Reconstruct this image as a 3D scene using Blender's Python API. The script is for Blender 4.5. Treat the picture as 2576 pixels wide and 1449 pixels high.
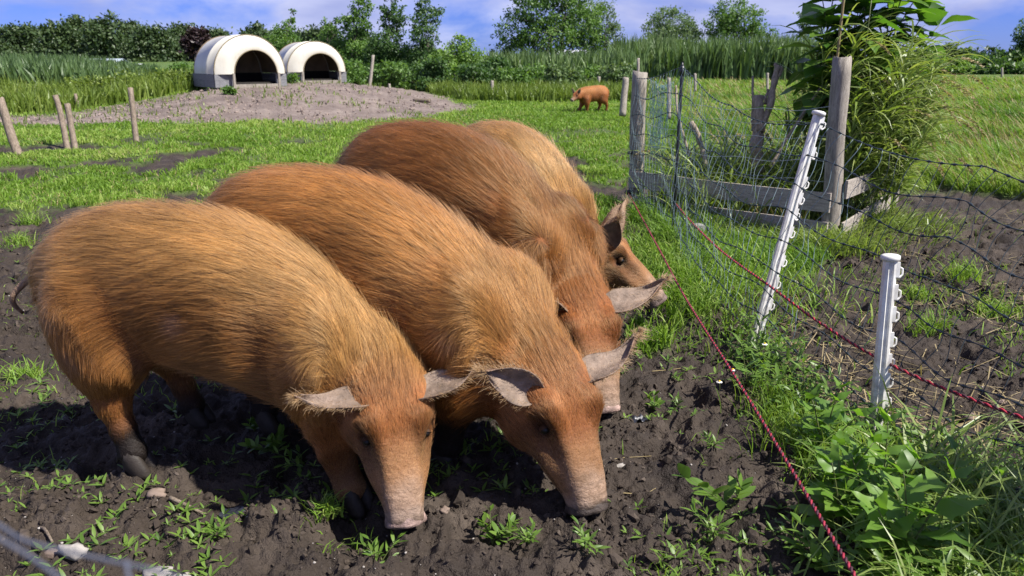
import bpy, math, random
import numpy as np
from mathutils import Vector, Matrix
from mathutils.kdtree import KDTree

for o in list(bpy.data.objects):
    bpy.data.objects.remove(o)
SC = bpy.context.scene
COL = SC.collection
R = math.radians

# ------------------------------------------------------------------ camera
CAM_H, PITCH, LENS = 1.40, R(16.3), 28.0
cam_d = bpy.data.cameras.new('camera')
cam = bpy.data.objects.new('camera', cam_d)
COL.objects.link(cam)
cam.location = (0, 0, CAM_H)
cam.rotation_euler = (math.pi / 2 - PITCH, 0, 0)
cam_d.lens = LENS
cam_d.sensor_width = 36.0
cam_d.clip_start = 0.05
cam_d.clip_end = 6000
cam_d.dof.use_dof = True
cam_d.dof.focus_distance = 3.1
cam_d.dof.aperture_fstop = 6.3
SC.camera = cam

# ------------------------------------------------------------------ sky, sun, exposure
SUN_EL = R(51)
SUN_XY = Vector((0.93, -0.37)).normalized()
SUN_DIR = Vector((SUN_XY.x * math.cos(SUN_EL), SUN_XY.y * math.cos(SUN_EL), math.sin(SUN_EL)))
sd = bpy.data.lights.new('sun', 'SUN')
sd.energy = 5.0
sd.angle = R(0.53)
sd.color = (1.0, 0.955, 0.88)
so = bpy.data.objects.new('sun', sd)
COL.objects.link(so)
so.rotation_euler = SUN_DIR.to_track_quat('Z', 'Y').to_euler()

W = bpy.data.worlds.new('World')
SC.world = W
W.use_nodes = True
wn, wl = W.node_tree.nodes, W.node_tree.links
wn.clear()
w_out = wn.new('ShaderNodeOutputWorld')
w_bg = wn.new('ShaderNodeBackground')
w_bg.inputs['Strength'].default_value = 0.052
w_sky = wn.new('ShaderNodeTexSky')
w_sky.sky_type = 'NISHITA'
w_sky.sun_disc = False
w_sky.sun_elevation = SUN_EL
w_sky.sun_rotation = math.atan2(SUN_XY.x, SUN_XY.y)
w_sky.air_density = 0.75
w_sky.dust_density = 0.15
w_sky.ozone_density = 6.0
w_tint = wn.new('ShaderNodeMix'); w_tint.data_type = 'RGBA'; w_tint.blend_type = 'MULTIPLY'
w_tint.inputs[0].default_value = 1.0
w_tint.inputs[7].default_value = (0.50, 0.60, 1.35, 1)
wl.new(w_sky.outputs[0], w_tint.inputs[6])
w_tc = wn.new('ShaderNodeTexCoord')
w_map = wn.new('ShaderNodeMapping')
w_map.inputs['Scale'].default_value = (2.6, 2.6, 8.0)
w_map.inputs['Location'].default_value = (1.7, 0.4, 0.2)
wl.new(w_tc.outputs['Generated'], w_map.inputs[0])
w_no = wn.new('ShaderNodeTexNoise')
w_no.inputs['Scale'].default_value = 1.25
w_no.inputs['Detail'].default_value = 7
w_no.inputs['Roughness'].default_value = 0.56
w_no.inputs['Distortion'].default_value = 0.25
wl.new(w_map.outputs[0], w_no.inputs['Vector'])
w_rm = wn.new('ShaderNodeValToRGB')
w_rm.color_ramp.elements[0].position = 0.43
w_rm.color_ramp.elements[1].position = 0.57
wl.new(w_no.outputs['Fac'], w_rm.inputs[0])
w_no2 = wn.new('ShaderNodeTexNoise')
w_no2.inputs['Scale'].default_value = 1.5
w_no2.inputs['Detail'].default_value = 5
wl.new(w_map.outputs[0], w_no2.inputs['Vector'])
w_r2 = wn.new('ShaderNodeValToRGB')
w_r2.color_ramp.elements[0].position = 0.35
w_r2.color_ramp.elements[0].color = (3.2, 3.8, 7.6, 1)
w_r2.color_ramp.elements[1].position = 0.68
w_r2.color_ramp.elements[1].color = (8.2, 8.6, 11.4, 1)
wl.new(w_no2.outputs['Fac'], w_r2.inputs[0])
w_mix = wn.new('ShaderNodeMix'); w_mix.data_type = 'RGBA'
wl.new(w_rm.outputs[0], w_mix.inputs[0])
wl.new(w_tint.outputs[2], w_mix.inputs[6])
wl.new(w_r2.outputs[0], w_mix.inputs[7])
wl.new(w_mix.outputs[2], w_bg.inputs['Color'])
wl.new(w_bg.outputs[0], w_out.inputs[0])

SC.view_settings.view_transform = 'Standard'
SC.view_settings.look = 'None'
SC.view_settings.exposure = 0.92
SC.view_settings.gamma = 1.0
SC.view_settings.use_curve_mapping = False
SC.render.engine = 'CYCLES'
SC.cycles.max_bounces = 6
SC.cycles.transparent_max_bounces = 8
SC.cycles.use_denoising = True

# ------------------------------------------------------------------ geometry helpers
CF = np.array((0, math.cos(PITCH), -math.sin(PITCH)))
CD = np.array((0, -math.sin(PITCH), -math.cos(PITCH)))
FPX = LENS / 36.0 * 2576

def PX(px, py, d):
    u, v = (px - 1288) / FPX, (py - 724.5) / FPX
    return np.array((0, 0, CAM_H)) + d * (CF + v * CD + np.array((u, 0, 0)))

def GP(px, py, z=0.0):
    u, v = (px - 1288) / FPX, (py - 724.5) / FPX
    r = CF + v * CD + np.array((u, 0, 0))
    return np.array((0, 0, CAM_H)) + r * ((z - CAM_H) / r[2])

def sstep(a, b, x):
    t = np.clip((x - a) / (b - a), 0, 1)
    return t * t * (3 - 2 * t)

def _hash(ix, iy, iz, seed):
    h = (ix.astype(np.uint32) * np.uint32(374761393) + iy.astype(np.uint32) * np.uint32(668265263)
         + iz.astype(np.uint32) * np.uint32(2147483647) + np.uint32((seed * 1274126177) & 0xffffffff))
    h = (h ^ (h >> np.uint32(13))) * np.uint32(1274126177)
    h = h ^ (h >> np.uint32(16))
    return (h & np.uint32(0xffff)).astype(np.float32) / 65535.0 * 2 - 1

def vnoise(x, y, z=0.0, seed=0):
    """smooth value noise in -1..1"""
    x = np.asarray(x, np.float64); y = np.asarray(y, np.float64)
    z = np.zeros_like(x) + z
    i, j, k = np.floor(x).astype(np.int64), np.floor(y).astype(np.int64), np.floor(z).astype(np.int64)
    fx, fy, fz = x - i, y - j, z - k
    fx = fx * fx * fx * (fx * (fx * 6 - 15) + 10)
    fy = fy * fy * fy * (fy * (fy * 6 - 15) + 10)
    fz = fz * fz * fz * (fz * (fz * 6 - 15) + 10)
    def g(a, b, c): return _hash(i + a, j + b, k + c, seed)
    flat = not np.any(fz)
    def pl(c):
        a = g(0, 0, c) * (1 - fx) + g(1, 0, c) * fx
        b = g(0, 1, c) * (1 - fx) + g(1, 1, c) * fx
        return a * (1 - fy) + b * fy
    p0 = pl(0)
    if flat: return p0
    return p0 * (1 - fz) + pl(1) * fz

def fbm(x, y, z=0.0, oct=4, seed=0, rough=0.5, lac=2.03):
    s, a, f, n = 0.0, 1.0, 1.0, 0.0
    for o in range(oct):
        s = s + a * vnoise(np.asarray(x) * f + 17.3 * o, np.asarray(y) * f - 9.1 * o, np.asarray(z) * f if np.any(z) else 0.0, seed + o)
        n += a; a *= rough; f *= lac
    return s / n

def link(name, data, parent=None):
    o = bpy.data.objects.new(name, data)
    COL.objects.link(o)
    if parent is not None:
        o.parent = parent
    return o

def tag(o, label=None, cat=None, group=None, kind=None):
    if label: o['label'] = label
    if cat: o['category'] = cat
    if group: o['group'] = group
    if kind: o['kind'] = kind
    return o

def thing(name, loc, label, cat, group=None):
    o = bpy.data.objects.new(name, None)
    COL.objects.link(o)
    o.location = [float(c) for c in loc]
    o.empty_display_size = 0.1
    return tag(o, label, cat, group)

def mesh_np(name, V, faces, mat=None, parent=None, attrs=None, smooth=True, world=True):
    """V (n,3); faces: list of int arrays (m,k). world: V in world space even when parented to an unrotated Empty"""
    V = np.asarray(V, np.float32)
    if parent is not None and world:
        p = parent; off = np.zeros(3)
        while p is not None:
            off += np.array(p.location); p = p.parent
        V = V - off.astype(np.float32)
    me = bpy.data.meshes.new(name)
    faces = [np.asarray(f, np.int32) for f in faces if len(f)]
    nl = sum(f.size for f in faces); npoly = sum(len(f) for f in faces)
    me.vertices.add(len(V)); me.vertices.foreach_set('co', V.ravel())
    me.loops.add(nl); me.polygons.add(npoly)
    me.loops.foreach_set('vertex_index', np.concatenate([f.ravel() for f in faces]))
    tot = np.concatenate([np.full(len(f), f.shape[1], np.int32) for f in faces])
    st = np.concatenate([[0], np.cumsum(tot)[:-1]]).astype(np.int32)
    me.polygons.foreach_set('loop_start', st)
    me.polygons.foreach_set('use_smooth', np.full(npoly, bool(smooth)))
    for k, a in (attrs or {}).items():
        a = np.asarray(a, np.float32)
        if a.ndim == 1:
            at = me.attributes.new(k, 'FLOAT', 'POINT'); at.data.foreach_set('value', a)
        else:
            if a.shape[1] == 3: a = np.concatenate([a, np.ones((len(a), 1), np.float32)], 1)
            at = me.attributes.new(k, 'FLOAT_COLOR', 'POINT'); at.data.foreach_set('color', a.ravel())
    me.update(calc_edges=True)
    me.validate()
    if mat is not None: me.materials.append(mat)
    return link(name, me, parent)

class MB:
    """collects numpy pieces into one mesh"""
    def __init__(s): s.V, s.F, s.T, s.n = [], {}, [], 0
    def add(s, V, faces, tone=0.5):
        V = np.asarray(V, float)
        for f in faces:
            f = np.asarray(f, np.int64)
            if len(f): s.F.setdefault(f.shape[1], []).append(f + s.n)
        s.V.append(V)
        s.T.append(np.broadcast_to(np.asarray(tone, float), (len(V),)))
        s.n += len(V)
        return s
    def build(s, name, mat, parent=None, smooth=True):
        return mesh_np(name, np.concatenate(s.V), [np.concatenate(f) for f in s.F.values()], mat, parent,
                       {'tone': np.concatenate(s.T)}, smooth)

def tube_geo(P, r, sides=6, cap=True, up=(0, 0, 1), twist=None):
    P = np.asarray(P, float); n = len(P)
    r = np.broadcast_to(np.asarray(r, float), (n,))
    T = np.gradient(P, axis=0); T /= np.linalg.norm(T, axis=1)[:, None] + 1e-12
    ref = np.asarray(up, float)
    if abs(np.dot(ref, T[0])) > 0.92: ref = np.array((1.0, 0, 0)) if abs(T[0][0]) < 0.9 else np.array((0, 1.0, 0))
    A = np.zeros((n, 3)); a = ref - T[0] * np.dot(ref, T[0]); a /= np.linalg.norm(a)
    for i in range(n):
        a = a - T[i] * np.dot(a, T[i]); a /= np.linalg.norm(a) + 1e-12; A[i] = a
    B = np.cross(T, A)
    ang = np.linspace(0, 2 * np.pi, sides, endpoint=False)
    V = P[:, None, :] + r[:, None, None] * (np.cos(ang)[None, :, None] * A[:, None, :] + np.sin(ang)[None, :, None] * B[:, None, :])
    i = np.arange(n - 1)[:, None] * sides; j = np.arange(sides)[None, :]; k = (j + 1) % sides
    F = np.stack([i + j, i + k, i + sides + k, i + sides + j], -1).reshape(-1, 4)
    fs = [F]
    if cap:
        fs.append(np.arange(sides)[None, ::-1]); fs.append((n - 1) * sides + np.arange(sides)[None, :])
    return V.reshape(-1, 3), fs

def box_geo(c, sx, sy, sz, rot=None):
    """box with chamfered-looking proportions, centre c, half sizes"""
    V = np.array([(x, y, z) for x in (-sx, sx) for y in (-sy, sy) for z in (-sz, sz)], float)
    if rot is not None: V = V @ np.asarray(rot, float).T
    F = np.array([(0, 1, 3, 2), (4, 6, 7, 5), (0, 4, 5, 1), (2, 3, 7, 6), (0, 2, 6, 4), (1, 5, 7, 3)])
    return V + np.asarray(c, float), [F]

def catmull(P, m):
    """resample control rows P (k,c) with m points"""
    P = np.asarray(P, float); k = len(P)
    Q = np.concatenate([[2 * P[0] - P[1]], P, [2 * P[-1] - P[-2]]])
    t = np.linspace(0, k - 1, m); i = np.minimum(t.astype(int), k - 2); f = (t - i)[:, None]
    p0, p1, p2, p3 = Q[i], Q[i + 1], Q[i + 2], Q[i + 3]
    return 0.5 * ((2 * p1) + (-p0 + p2) * f + (2 * p0 - 5 * p1 + 4 * p2 - p3) * f * f + (-p0 + 3 * p1 - 3 * p2 + p3) * f ** 3)

def basis(d, n):
    """rotation matrices (N,3,3) with x axis d and z axis near n"""
    d = d / (np.linalg.norm(d, axis=-1, keepdims=True) + 1e-9)
    y = np.cross(n, d); y /= np.linalg.norm(y, axis=-1, keepdims=True) + 1e-9
    z = np.cross(d, y)
    return np.stack([d, y, z], -1)

def inst_geo(tv, tf, pos, Rm, scale):
    """copies of a template (K,3) at pos (N,3), rotated by Rm (N,3,3), scaled (N,) or (N,3)"""
    N, K = len(pos), len(tv)
    sc = np.asarray(scale, float)
    if sc.ndim == 1: sc = sc[:, None]
    loc = tv[None] * (sc[:, None, :] if sc.shape[1] == 3 else sc[:, :, None])
    V = np.einsum('nij,nkj->nki', Rm, loc) + pos[:, None, :]
    fs = [(np.asarray(f)[None] + (np.arange(N) * K)[:, None, None]).reshape(-1, np.asarray(f).shape[1]) for f in tf]
    return V.reshape(-1, 3), fs

# ------------------------------------------------------------------ material helpers
class NT:
    def __init__(s, name):
        s.m = bpy.data.materials.new(name); s.m.use_nodes = True
        s.n, s.l = s.m.node_tree.nodes, s.m.node_tree.links
        s.n.clear()
        s.out = s.n.new('ShaderNodeOutputMaterial')
    def node(s, t, **kw):
        x = s.n.new(t)
        for k, v in kw.items():
            if k.startswith('_'): setattr(x, k[1:], v)
            else:
                key = int(k[1:]) if k[0] == 'i' and k[1:].isdigit() else k.replace('__', ' ')
                s.set(x.inputs[key], v)
        return x
    def set(s, sock, v):
        if hasattr(v, 'is_output') or isinstance(v, bpy.types.NodeSocket): s.l.new(v, sock)
        else:
            if sock.type == 'RGBA' and not isinstance(v, (int, float)) and len(v) == 3: v = (*v, 1)
            sock.default_value = v
    def attr(s, name): return s.node('ShaderNodeAttribute', _attribute_name=name)
    def pos(s): return s.n.new('ShaderNodeNewGeometry').outputs['Position']
    def obj(s): return s.n.new('ShaderNodeTexCoord').outputs['Object']
    def noise(s, vec, scale, detail=4, rough=0.55, dist=0.0):
        return s.node('ShaderNodeTexNoise', Vector=vec, Scale=scale, Detail=detail, Roughness=rough, Distortion=dist).outputs['Fac']
    def ramp(s, fac, stops):
        x = s.n.new('ShaderNodeValToRGB'); e = x.color_ramp.elements
        while len(e) < len(stops): e.new(0.5)
        for i, (p, c) in enumerate(stops):
            e[i].position = p
            e[i].color = (c, c, c, 1) if isinstance(c, (int, float)) else (*c, 1)
        s.set(x.inputs[0], fac)
        return x.outputs[0]
    def mix(s, f, a, b, mode='MIX'):
        x = s.n.new('ShaderNodeMix'); x.data_type = 'RGBA'; x.blend_type = mode
        s.set(x.inputs[0], f); s.set(x.inputs[6], a); s.set(x.inputs[7], b)
        return x.outputs[2]
    def math(s, op, a, b=0.0, c=None):
        x = s.n.new('ShaderNodeMath'); x.operation = op
        s.set(x.inputs[0], a); s.set(x.inputs[1], b)
        if c is not None: s.set(x.inputs[2], c)
        return x.outputs[0]
    def scale(s, vec, v):
        x = s.n.new('ShaderNodeMapping'); s.set(x.inputs[0], vec); x.inputs['Scale'].default_value = v
        return x.outputs[0]
    def bump(s, h, strength, dist=0.01):
        return s.node('ShaderNodeBump', Height=h, Strength=strength, Distance=dist).outputs[0]
    def finish(s, color, rough=0.8, bump=None, spec=0.3, metal=0.0, trans=0.0, tcol=None):
        b = s.n.new('ShaderNodeBsdfPrincipled')
        s.set(b.inputs['Base Color'], color); s.set(b.inputs['Roughness'], rough)
        s.set(b.inputs['Metallic'], metal); s.set(b.inputs['Specular IOR Level'], spec)
        if bump is not None: s.set(b.inputs['Normal'], bump)
        o = b.outputs[0]
        if trans > 0:
            t = s.n.new('ShaderNodeBsdfTranslucent'); s.set(t.inputs[0], tcol if tcol is not None else color)
            mx = s.n.new('ShaderNodeMixShader'); mx.inputs[0].default_value = trans
            s.l.new(o, mx.inputs[1]); s.l.new(t.outputs[0], mx.inputs[2]); o = mx.outputs[0]
        s.l.new(o, s.out.inputs[0])
        return s.m

def leaf_mat(name, dark, mid, light, rough=0.45, trans=0.35, spec=0.35, tl=1.5):
    t = NT(name)
    c = t.ramp(t.attr('tone').outputs['Fac'], [(0.0, dark), (0.5, mid), (1.0, light)])
    tc = t.mix(1.0, c, (tl, tl * 1.05, tl * 0.45), 'MULTIPLY')
    return t.finish(c, rough, spec=spec, trans=trans, tcol=tc)

def plain_mat(name, c, rough=0.6, spec=0.3, var=0.15, sc=8.0, bump=0.0, metal=0.0):
    t = NT(name)
    n = t.noise(t.obj(), sc, 6, 0.6)
    col = t.ramp(n, [(0.25, tuple(x * (1 - var) for x in c)), (0.75, tuple(min(1, x * (1 + var)) for x in c))])
    bp = t.bump(t.noise(t.obj(), sc * 6, 4), bump, 0.004) if bump else None
    return t.finish(col, rough, bp, spec, metal)

rng = np.random.default_rng(7)
# ------------------------------------------------------------------ terrain
def poly_sd(x, y, P):
    """signed distance to polygon, negative inside"""
    P = np.asarray(P, float); x = np.asarray(x, float); y = np.asarray(y, float)
    d = np.full(x.shape, 1e18); ins = np.zeros(x.shape, bool)
    for i in range(len(P)):
        a, b = P[i], P[(i + 1) % len(P)]
        e = b - a; wx, wy = x - a[0], y - a[1]
        t = np.clip((wx * e[0] + wy * e[1]) / (e @ e), 0, 1)
        d = np.minimum(d, (wx - e[0] * t) ** 2 + (wy - e[1] * t) ** 2)
        c = (a[1] > y) != (b[1] > y)
        with np.errstate(divide='ignore', invalid='ignore'):
            xi = a[0] + (y - a[1]) / (e[1] if e[1] != 0 else 1e-9) * e[0]
        ins ^= c & (x < xi)
    return np.where(ins, -1, 1) * np.sqrt(d)

MUD_POLY = [GP(*p)[:2] for p in [(-500, 560), (0, 545), (210, 530), (520, 560), (900, 640), (1480, 830), (1600, 840), (1740, 760),
            (1880, 720), (2120, 655), (2215, 500), (2330, 478), (2600, 500), (3100, 520), (3700, 900)]] + [np.array((6.0, 1.0)), np.array((6, -4.0)), np.array((-6, -4.0)), np.array((-6, 2.5))]
SAND_POLY = [(-16, 16.2), (-10.3, 16.2), (-7.5, 17.1), (-5.5, 17.3), (-4, 17.0), (-2.7, 18.2), (-1.5, 19.8), (-1.0, 24), (-2.4, 27), (-4, 33), (-9, 33), (-9.3, 27), (-10.0, 23.3), (-11.2, 20.3), (-13, 18.4), (-16, 17.6)]
# thick weeds strip between rope and net
WEED_POLY = [GP(*p)[:2] for p in [(1830, 800), (1960, 840), (2040, 960), (2180, 1080), (2330, 1130), (2700, 1250), (2900, 1700), (2250, 1600), (2090, 1400), (2010, 1200), (1900, 1000)]]

def warp(x, y):
    return 0.16 * fbm(x * 1.3, y * 1.3, oct=4, seed=3) + 0.09 * fbm(x * 6, y * 6, oct=3, seed=5)

def mud_mask(x, y):
    d = poly_sd(x, y, MUD_POLY) + 2.4 * warp(x, y)
    m = 1 - sstep(-0.10, 0.14, d)
    # bare scrapes in the short grass
    n = fbm(x * 1.1 + 3, y * 0.8, oct=4, seed=21)
    near = sstep(11.0, 4.0, y)
    n3 = fbm(x * 3.4 + 9, y * 2.6, oct=4, seed=23)
    m2 = sstep(0.18, 0.32, n + 0.20 * near - 0.06) * sstep(17, 12, y)
    m2 = np.maximum(m2, sstep(0.22, 0.36, n3 + .14 * sstep(8, 4.5, y)) * sstep(14, 9, y))
    for (cx, cy, rx, ry) in [(1.35, 8.2, .55, .9), (0.62, 8.9, .5, .8), (-7.6, 12.6, 1.3, .5), (-5.4, 13.2, .8, .35), (-2.2, 6.2, .5, .5), (-4.4, 7.0, .8, .5), (0.1, 21.0, .9, .35)]:
        q = ((x - cx) / rx) ** 2 + ((y - cy) / ry) ** 2
        m2 = np.maximum(m2, sstep(1.25, 0.6, q + 1.6 * fbm(x * 3, y * 3, oct=3, seed=9)))
    return np.clip(np.maximum(m, m2 * (1 - sand_mask(x, y))), 0, 1)

def sand_mask(x, y):
    d = poly_sd(x, y, SAND_POLY) + 3.2 * warp(x * .5, y * .5)
    return 1 - sstep(-0.5, 0.35, d)

def base_z(x, y):
    x = np.asarray(x, float); y = np.asarray(y, float)
    r = np.sqrt(((x + 6.9) / 5.6) ** 2 + ((y - 26) / 9.2) ** 2)
    z = 0.47 * sstep(1.03, 0.22, r)
    z = z + 0.04 * sstep(3.0, 4.6, y) * sstep(9, 5, y) * sstep(1.0, -.5, x)
    z = z + 0.05 * fbm(x * .35, y * .35, oct=3, seed=31) * sstep(4, 10, np.abs(y))
    z = z + 0.25 * sstep(24, 40, y) * sstep(-7, -14, x)
    return z

def micro_z(x, y, mud=None, sand=None):
    if mud is None: mud = mud_mask(x, y)
    if sand is None: sand = sand_mask(x, y)
    a = fbm(x * 3.2, y * 3.2, oct=3, seed=41)
    b = fbm(x * 10, y * 10, oct=3, seed=43)
    c = 1 - np.abs(vnoise(x * 21, y * 21, seed=47)) * 2
    e = vnoise(x * 44, y * 44, seed=48)
    f = vnoise(x * 90, y * 90, seed=49)
    trod = np.clip(vnoise(x * 7.5, y * 7.5, seed=51) - .25, 0, 1)          # hoof pits
    m = 0.036 * a + 0.034 * b + 0.014 * c + 0.010 * e + 0.006 * f - 0.085 * trod
    g = 0.018 * a + 0.010 * b
    s = 0.05 * a + 0.035 * b
    return m * mud + g * (1 - mud) * (1 - sand) + s * sand * (1 - mud) - 0.03 * mud * sstep(.3, 1, mud) * (y > 3.4)

def ground_z(x, y):
    return base_z(x, y) + micro_z(np.asarray(x, float), np.asarray(y, float))

def build_ground():
    rows = np.concatenate([np.linspace(-6, 1.0, 16)[:-1], np.arange(1.0, 4.6, .0125), 4.6 + np.cumsum(.0125 * 1.022 ** np.arange(150))])
    last = rows[-1]
    k = 70
    rows = np.concatenate([rows, last * (2500 / last) ** (np.arange(1, k + 1) / k)])
    t = np.linspace(-1, 1, 541)
    u = np.sign(t) * (0.80 * np.abs(t) + 1.3 * np.maximum(0, np.abs(t) - .86) ** 2 * 40)
    yy = np.maximum(rows, 1.6)
    x = u[None, :] * (yy[:, None] + .6)
    y = np.repeat(rows[:, None], len(t), 1)
    sh = x.shape
    X, Y = x.ravel(), y.ravel()
    mud, sand = mud_mask(X, Y), sand_mask(X, Y)
    Z = base_z(X, Y) + micro_z(X, Y, mud, sand) * sstep(60, 30, Y)
    nr, nc = sh
    i = np.arange(nr - 1)[:, None] * nc + np.arange(nc - 1)[None, :]
    F = np.stack([i, i + 1, i + nc + 1, i + nc], -1).reshape(-1, 4)
    strip = 1 - sstep(-.1, .1, poly_sd(X, Y, WEED_POLY))
    t = NT('pasture_soil')
    am, asd, ast = t.attr('mud').outputs['Fac'], t.attr('sand').outputs['Fac'], t.attr('strip').outputs['Fac']
    P = t.pos()
    n1, n2, n3 = t.noise(P, 3.0, 6, .6), t.noise(P, 22, 6, .65), t.noise(P, 90, 4, .6)
    mudc = t.ramp(n1, [(.3, (.023, .017, .013)), (.52, (.047, .035, .026)), (.72, (.108, .085, .067))])
    mudc = t.mix(t.ramp(n2, [(.3, .55), (.7, 0.0)]), mudc, (.034, .026, .022))
    mudc = t.mix(t.ramp(n3, [(.68, 0.0), (.78, .6)]), mudc, (.22, .19, .165))
    sandc = t.ramp(t.noise(P, .9, 8, .68), [(.32, (.115, .090, .076)), (.68, (.275, .225, .19))])
    sandc = t.mix(t.ramp(t.noise(P, 3.2, 7, .7), [(.38, .75), (.56, 0.0)]), sandc, (.14, .105, .09))
    grc = t.ramp(t.noise(P, 1.6, 7, .65), [(.3, (.055, .090, .018)), (.6, (.10, .165, .030)), (.8, (.16, .19, .05))])
    grc = t.mix(t.ramp(n2, [(.3, .55), (.62, 0.0)]), grc, (.035, .045, .014))
    c = t.mix(asd, grc, sandc)
    c = t.mix(am, c, mudc)
    hb = t.math('ADD', t.math('MULTIPLY', n2, 1.1), t.math('MULTIPLY', n3, .7))
    bp = t.bump(hb, .9, .022)
    ro = t.ramp(n1, [(.35, .62), (.65, .92)])
    m = t.finish(c, ro, bp, spec=.25)
    g = mesh_np('ground', np.stack([X, Y, Z], 1), [F], m, None, {'mud': mud, 'sand': sand, 'strip': strip})
    tag(g, kind='structure')
build_ground()
# ------------------------------------------------------------------ pigs
def surface_nets(Fv, org, h):
    nx, ny, nz = Fv.shape
    S = Fv < 0
    cx, cy, cz = nx - 1, ny - 1, nz - 1
    cnt = np.zeros((cx, cy, cz), np.int16); acc = np.zeros((cx, cy, cz, 3))
    I, J, K = np.meshgrid(np.arange(cx), np.arange(cy), np.arange(cz), indexing='ij')
    cor = [(a, b, c) for a in (0, 1) for b in (0, 1) for c in (0, 1)]
    def sub(A, o): return A[o[0]:o[0] + cx, o[1]:o[1] + cy, o[2]:o[2] + cz]
    for a in cor:
        for ax in range(3):
            if a[ax]: continue
            b = list(a); b[ax] = 1
            fa, fb = sub(Fv, a), sub(Fv, b)
            m = sub(S, a) != sub(S, b)
            t = np.where(m, fa / np.where(m, fa - fb, 1), 0)
            p = np.zeros((cx, cy, cz, 3))
            for q in range(3): p[..., q] = a[q]
            p[..., ax] += t
            acc += p * m[..., None]; cnt += m
    act = cnt > 0
    idx = np.full(cnt.shape, -1, np.int64); idx[act] = np.arange(act.sum())
    V = acc[act] / cnt[act][:, None] + np.stack([I[act], J[act], K[act]], 1)
    V = V * h + org
    quads = []
    for ax in range(3):
        s0 = [slice(1, -1)] * 3; s0[ax] = slice(0, -1)
        s1 = [slice(1, -1)] * 3; s1[ax] = slice(1, None)
        A, B = S[tuple(s0)], S[tuple(s1)]
        m = np.argwhere(A != B)
        inside = A[A != B]
        base = m.copy()
        for q in range(3):
            if q != ax: base[:, q] += 1
        u, v = (ax + 1) % 3, (ax + 2) % 3
        def cell(du, dv):
            c = base.copy(); c[:, u] -= du; c[:, v] -= dv
            return idx[c[:, 0], c[:, 1], c[:, 2]]
        q = np.stack([cell(1, 1), cell(0, 1), cell(0, 0), cell(1, 0)], 1)
        q[~inside] = q[~inside][:, ::-1]
        quads.append(q)
    Q = np.concatenate(quads)
    return V, Q[(Q >= 0).all(1)]

def smin(a, b, k):
    h = np.maximum(k - np.abs(a - b), 0) / k
    return np.minimum(a, b) - h * h * k * 0.25

# X, Zc, half width, half height up, half height down  (metres, head lowered to the ground)
GRAZE = np.array([
    (0.00, .640, .040, .060, .060),
    (0.045, .665, .115, .155, .15),
    (0.14, .672, .180, .240, .22),
    (0.30, .664, .218, .285, .255),
    (0.50, .640, .236, .292, .270),
    (0.68, .598, .236, .268, .268),
    (0.83, .540, .224, .225, .262),
    (0.94, .488, .192, .180, .226),
    (1.035, .440, .164, .146, .190),
    (1.115, .398, .146, .128, .164),
    (1.185, .330, .128, .108, .142),
    (1.245, .250, .100, .076, .112),
    (1.298, .165, .076, .062, .080),
    (1.335, .092, .060, .055, .058),
    (1.348, .048, .060, .054, .052)])
GRAZE_FWD = GRAZE.copy()
GRAZE_FWD[8:, :2] = [(1.04, .475), (1.13, .44), (1.215, .38), (1.30, .305), (1.38, .225), (1.435, .165), (1.455, .135)]
# walking with the head up
WALK = np.array([
    (0.00, .640, .040, .060, .060),
    (0.045, .665, .115, .155, .15),
    (0.14, .672, .180, .240, .22),
    (0.30, .664, .212, .275, .25),
    (0.50, .650, .226, .275, .275),
    (0.70, .640, .230, .265, .280),
    (0.87, .635, .220, .250, .275),
    (1.00, .635, .192, .220, .230),
    (1.12, .635, .162, .175, .180),
    (1.22, .630, .142, .130, .150),
    (1.31, .590, .120, .095, .125),
    (1.39, .540, .096, .078, .098),
    (1.46, .495, .074, .064, .072),
    (1.52, .460, .064, .056, .058),
    (1.545, .445, .063, .054, .054)])

PIG_MAT = {}
def pig_mats():
    t = NT('pig_skin')
    c = t.attr('col').outputs['Color']
    n = t.noise(t.obj(), 60, 5, .7)
    c2 = t.mix(t.ramp(n, [(.35, .45), (.65, 0.0)]), c, t.mix(1.0, c, (.45, .40, .36), 'MULTIPLY'))
    PIG_MAT['skin'] = t.finish(c2, .62, t.bump(t.math('ADD', t.noise(t.obj(), 130, 4, .6), t.math('MULTIPLY', t.noise(t.scale(t.obj(), (1, 1, 2.2)), 34, 5, .65, .8), 2.2)), .55, .006), .25)
    t = NT('pig_bristle')
    c = t.attr('hcol').outputs['Color']
    hi = t.n.new('ShaderNodeHairInfo')
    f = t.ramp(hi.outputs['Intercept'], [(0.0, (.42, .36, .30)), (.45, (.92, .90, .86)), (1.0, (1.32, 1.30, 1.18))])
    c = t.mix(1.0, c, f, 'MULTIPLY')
    h = t.n.new('ShaderNodeBsdfHairPrincipled')
    h.parametrization = 'COLOR'
    t.set(h.inputs['Color'], c)
    h.inputs['Roughness'].default_value = .34
    h.inputs['Radial Roughness'].default_value = .55
    h.inputs['Coat'].default_value = 0.0
    h.inputs['IOR'].default_value = 1.42
    d = t.n.new('ShaderNodeBsdfDiffuse'); t.set(d.inputs[0], c)
    mx = t.n.new('ShaderNodeMixShader'); mx.inputs[0].default_value = .50
    t.l.new(h.outputs[0], mx.inputs[1]); t.l.new(d.outputs[0], mx.inputs[2])
    t.l.new(mx.outputs[0], t.out.inputs[0])
    PIG_MAT['hair'] = t.m
    PIG_MAT['hoof'] = plain_mat('muddy_hoof', (.028, .022, .018), .6, .3, .4, 30, .4)
    t = NT('pig_eye'); PIG_MAT['eye'] = t.finish((.008, .006, .005), .30, spec=.3)
pig_mats()

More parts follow.
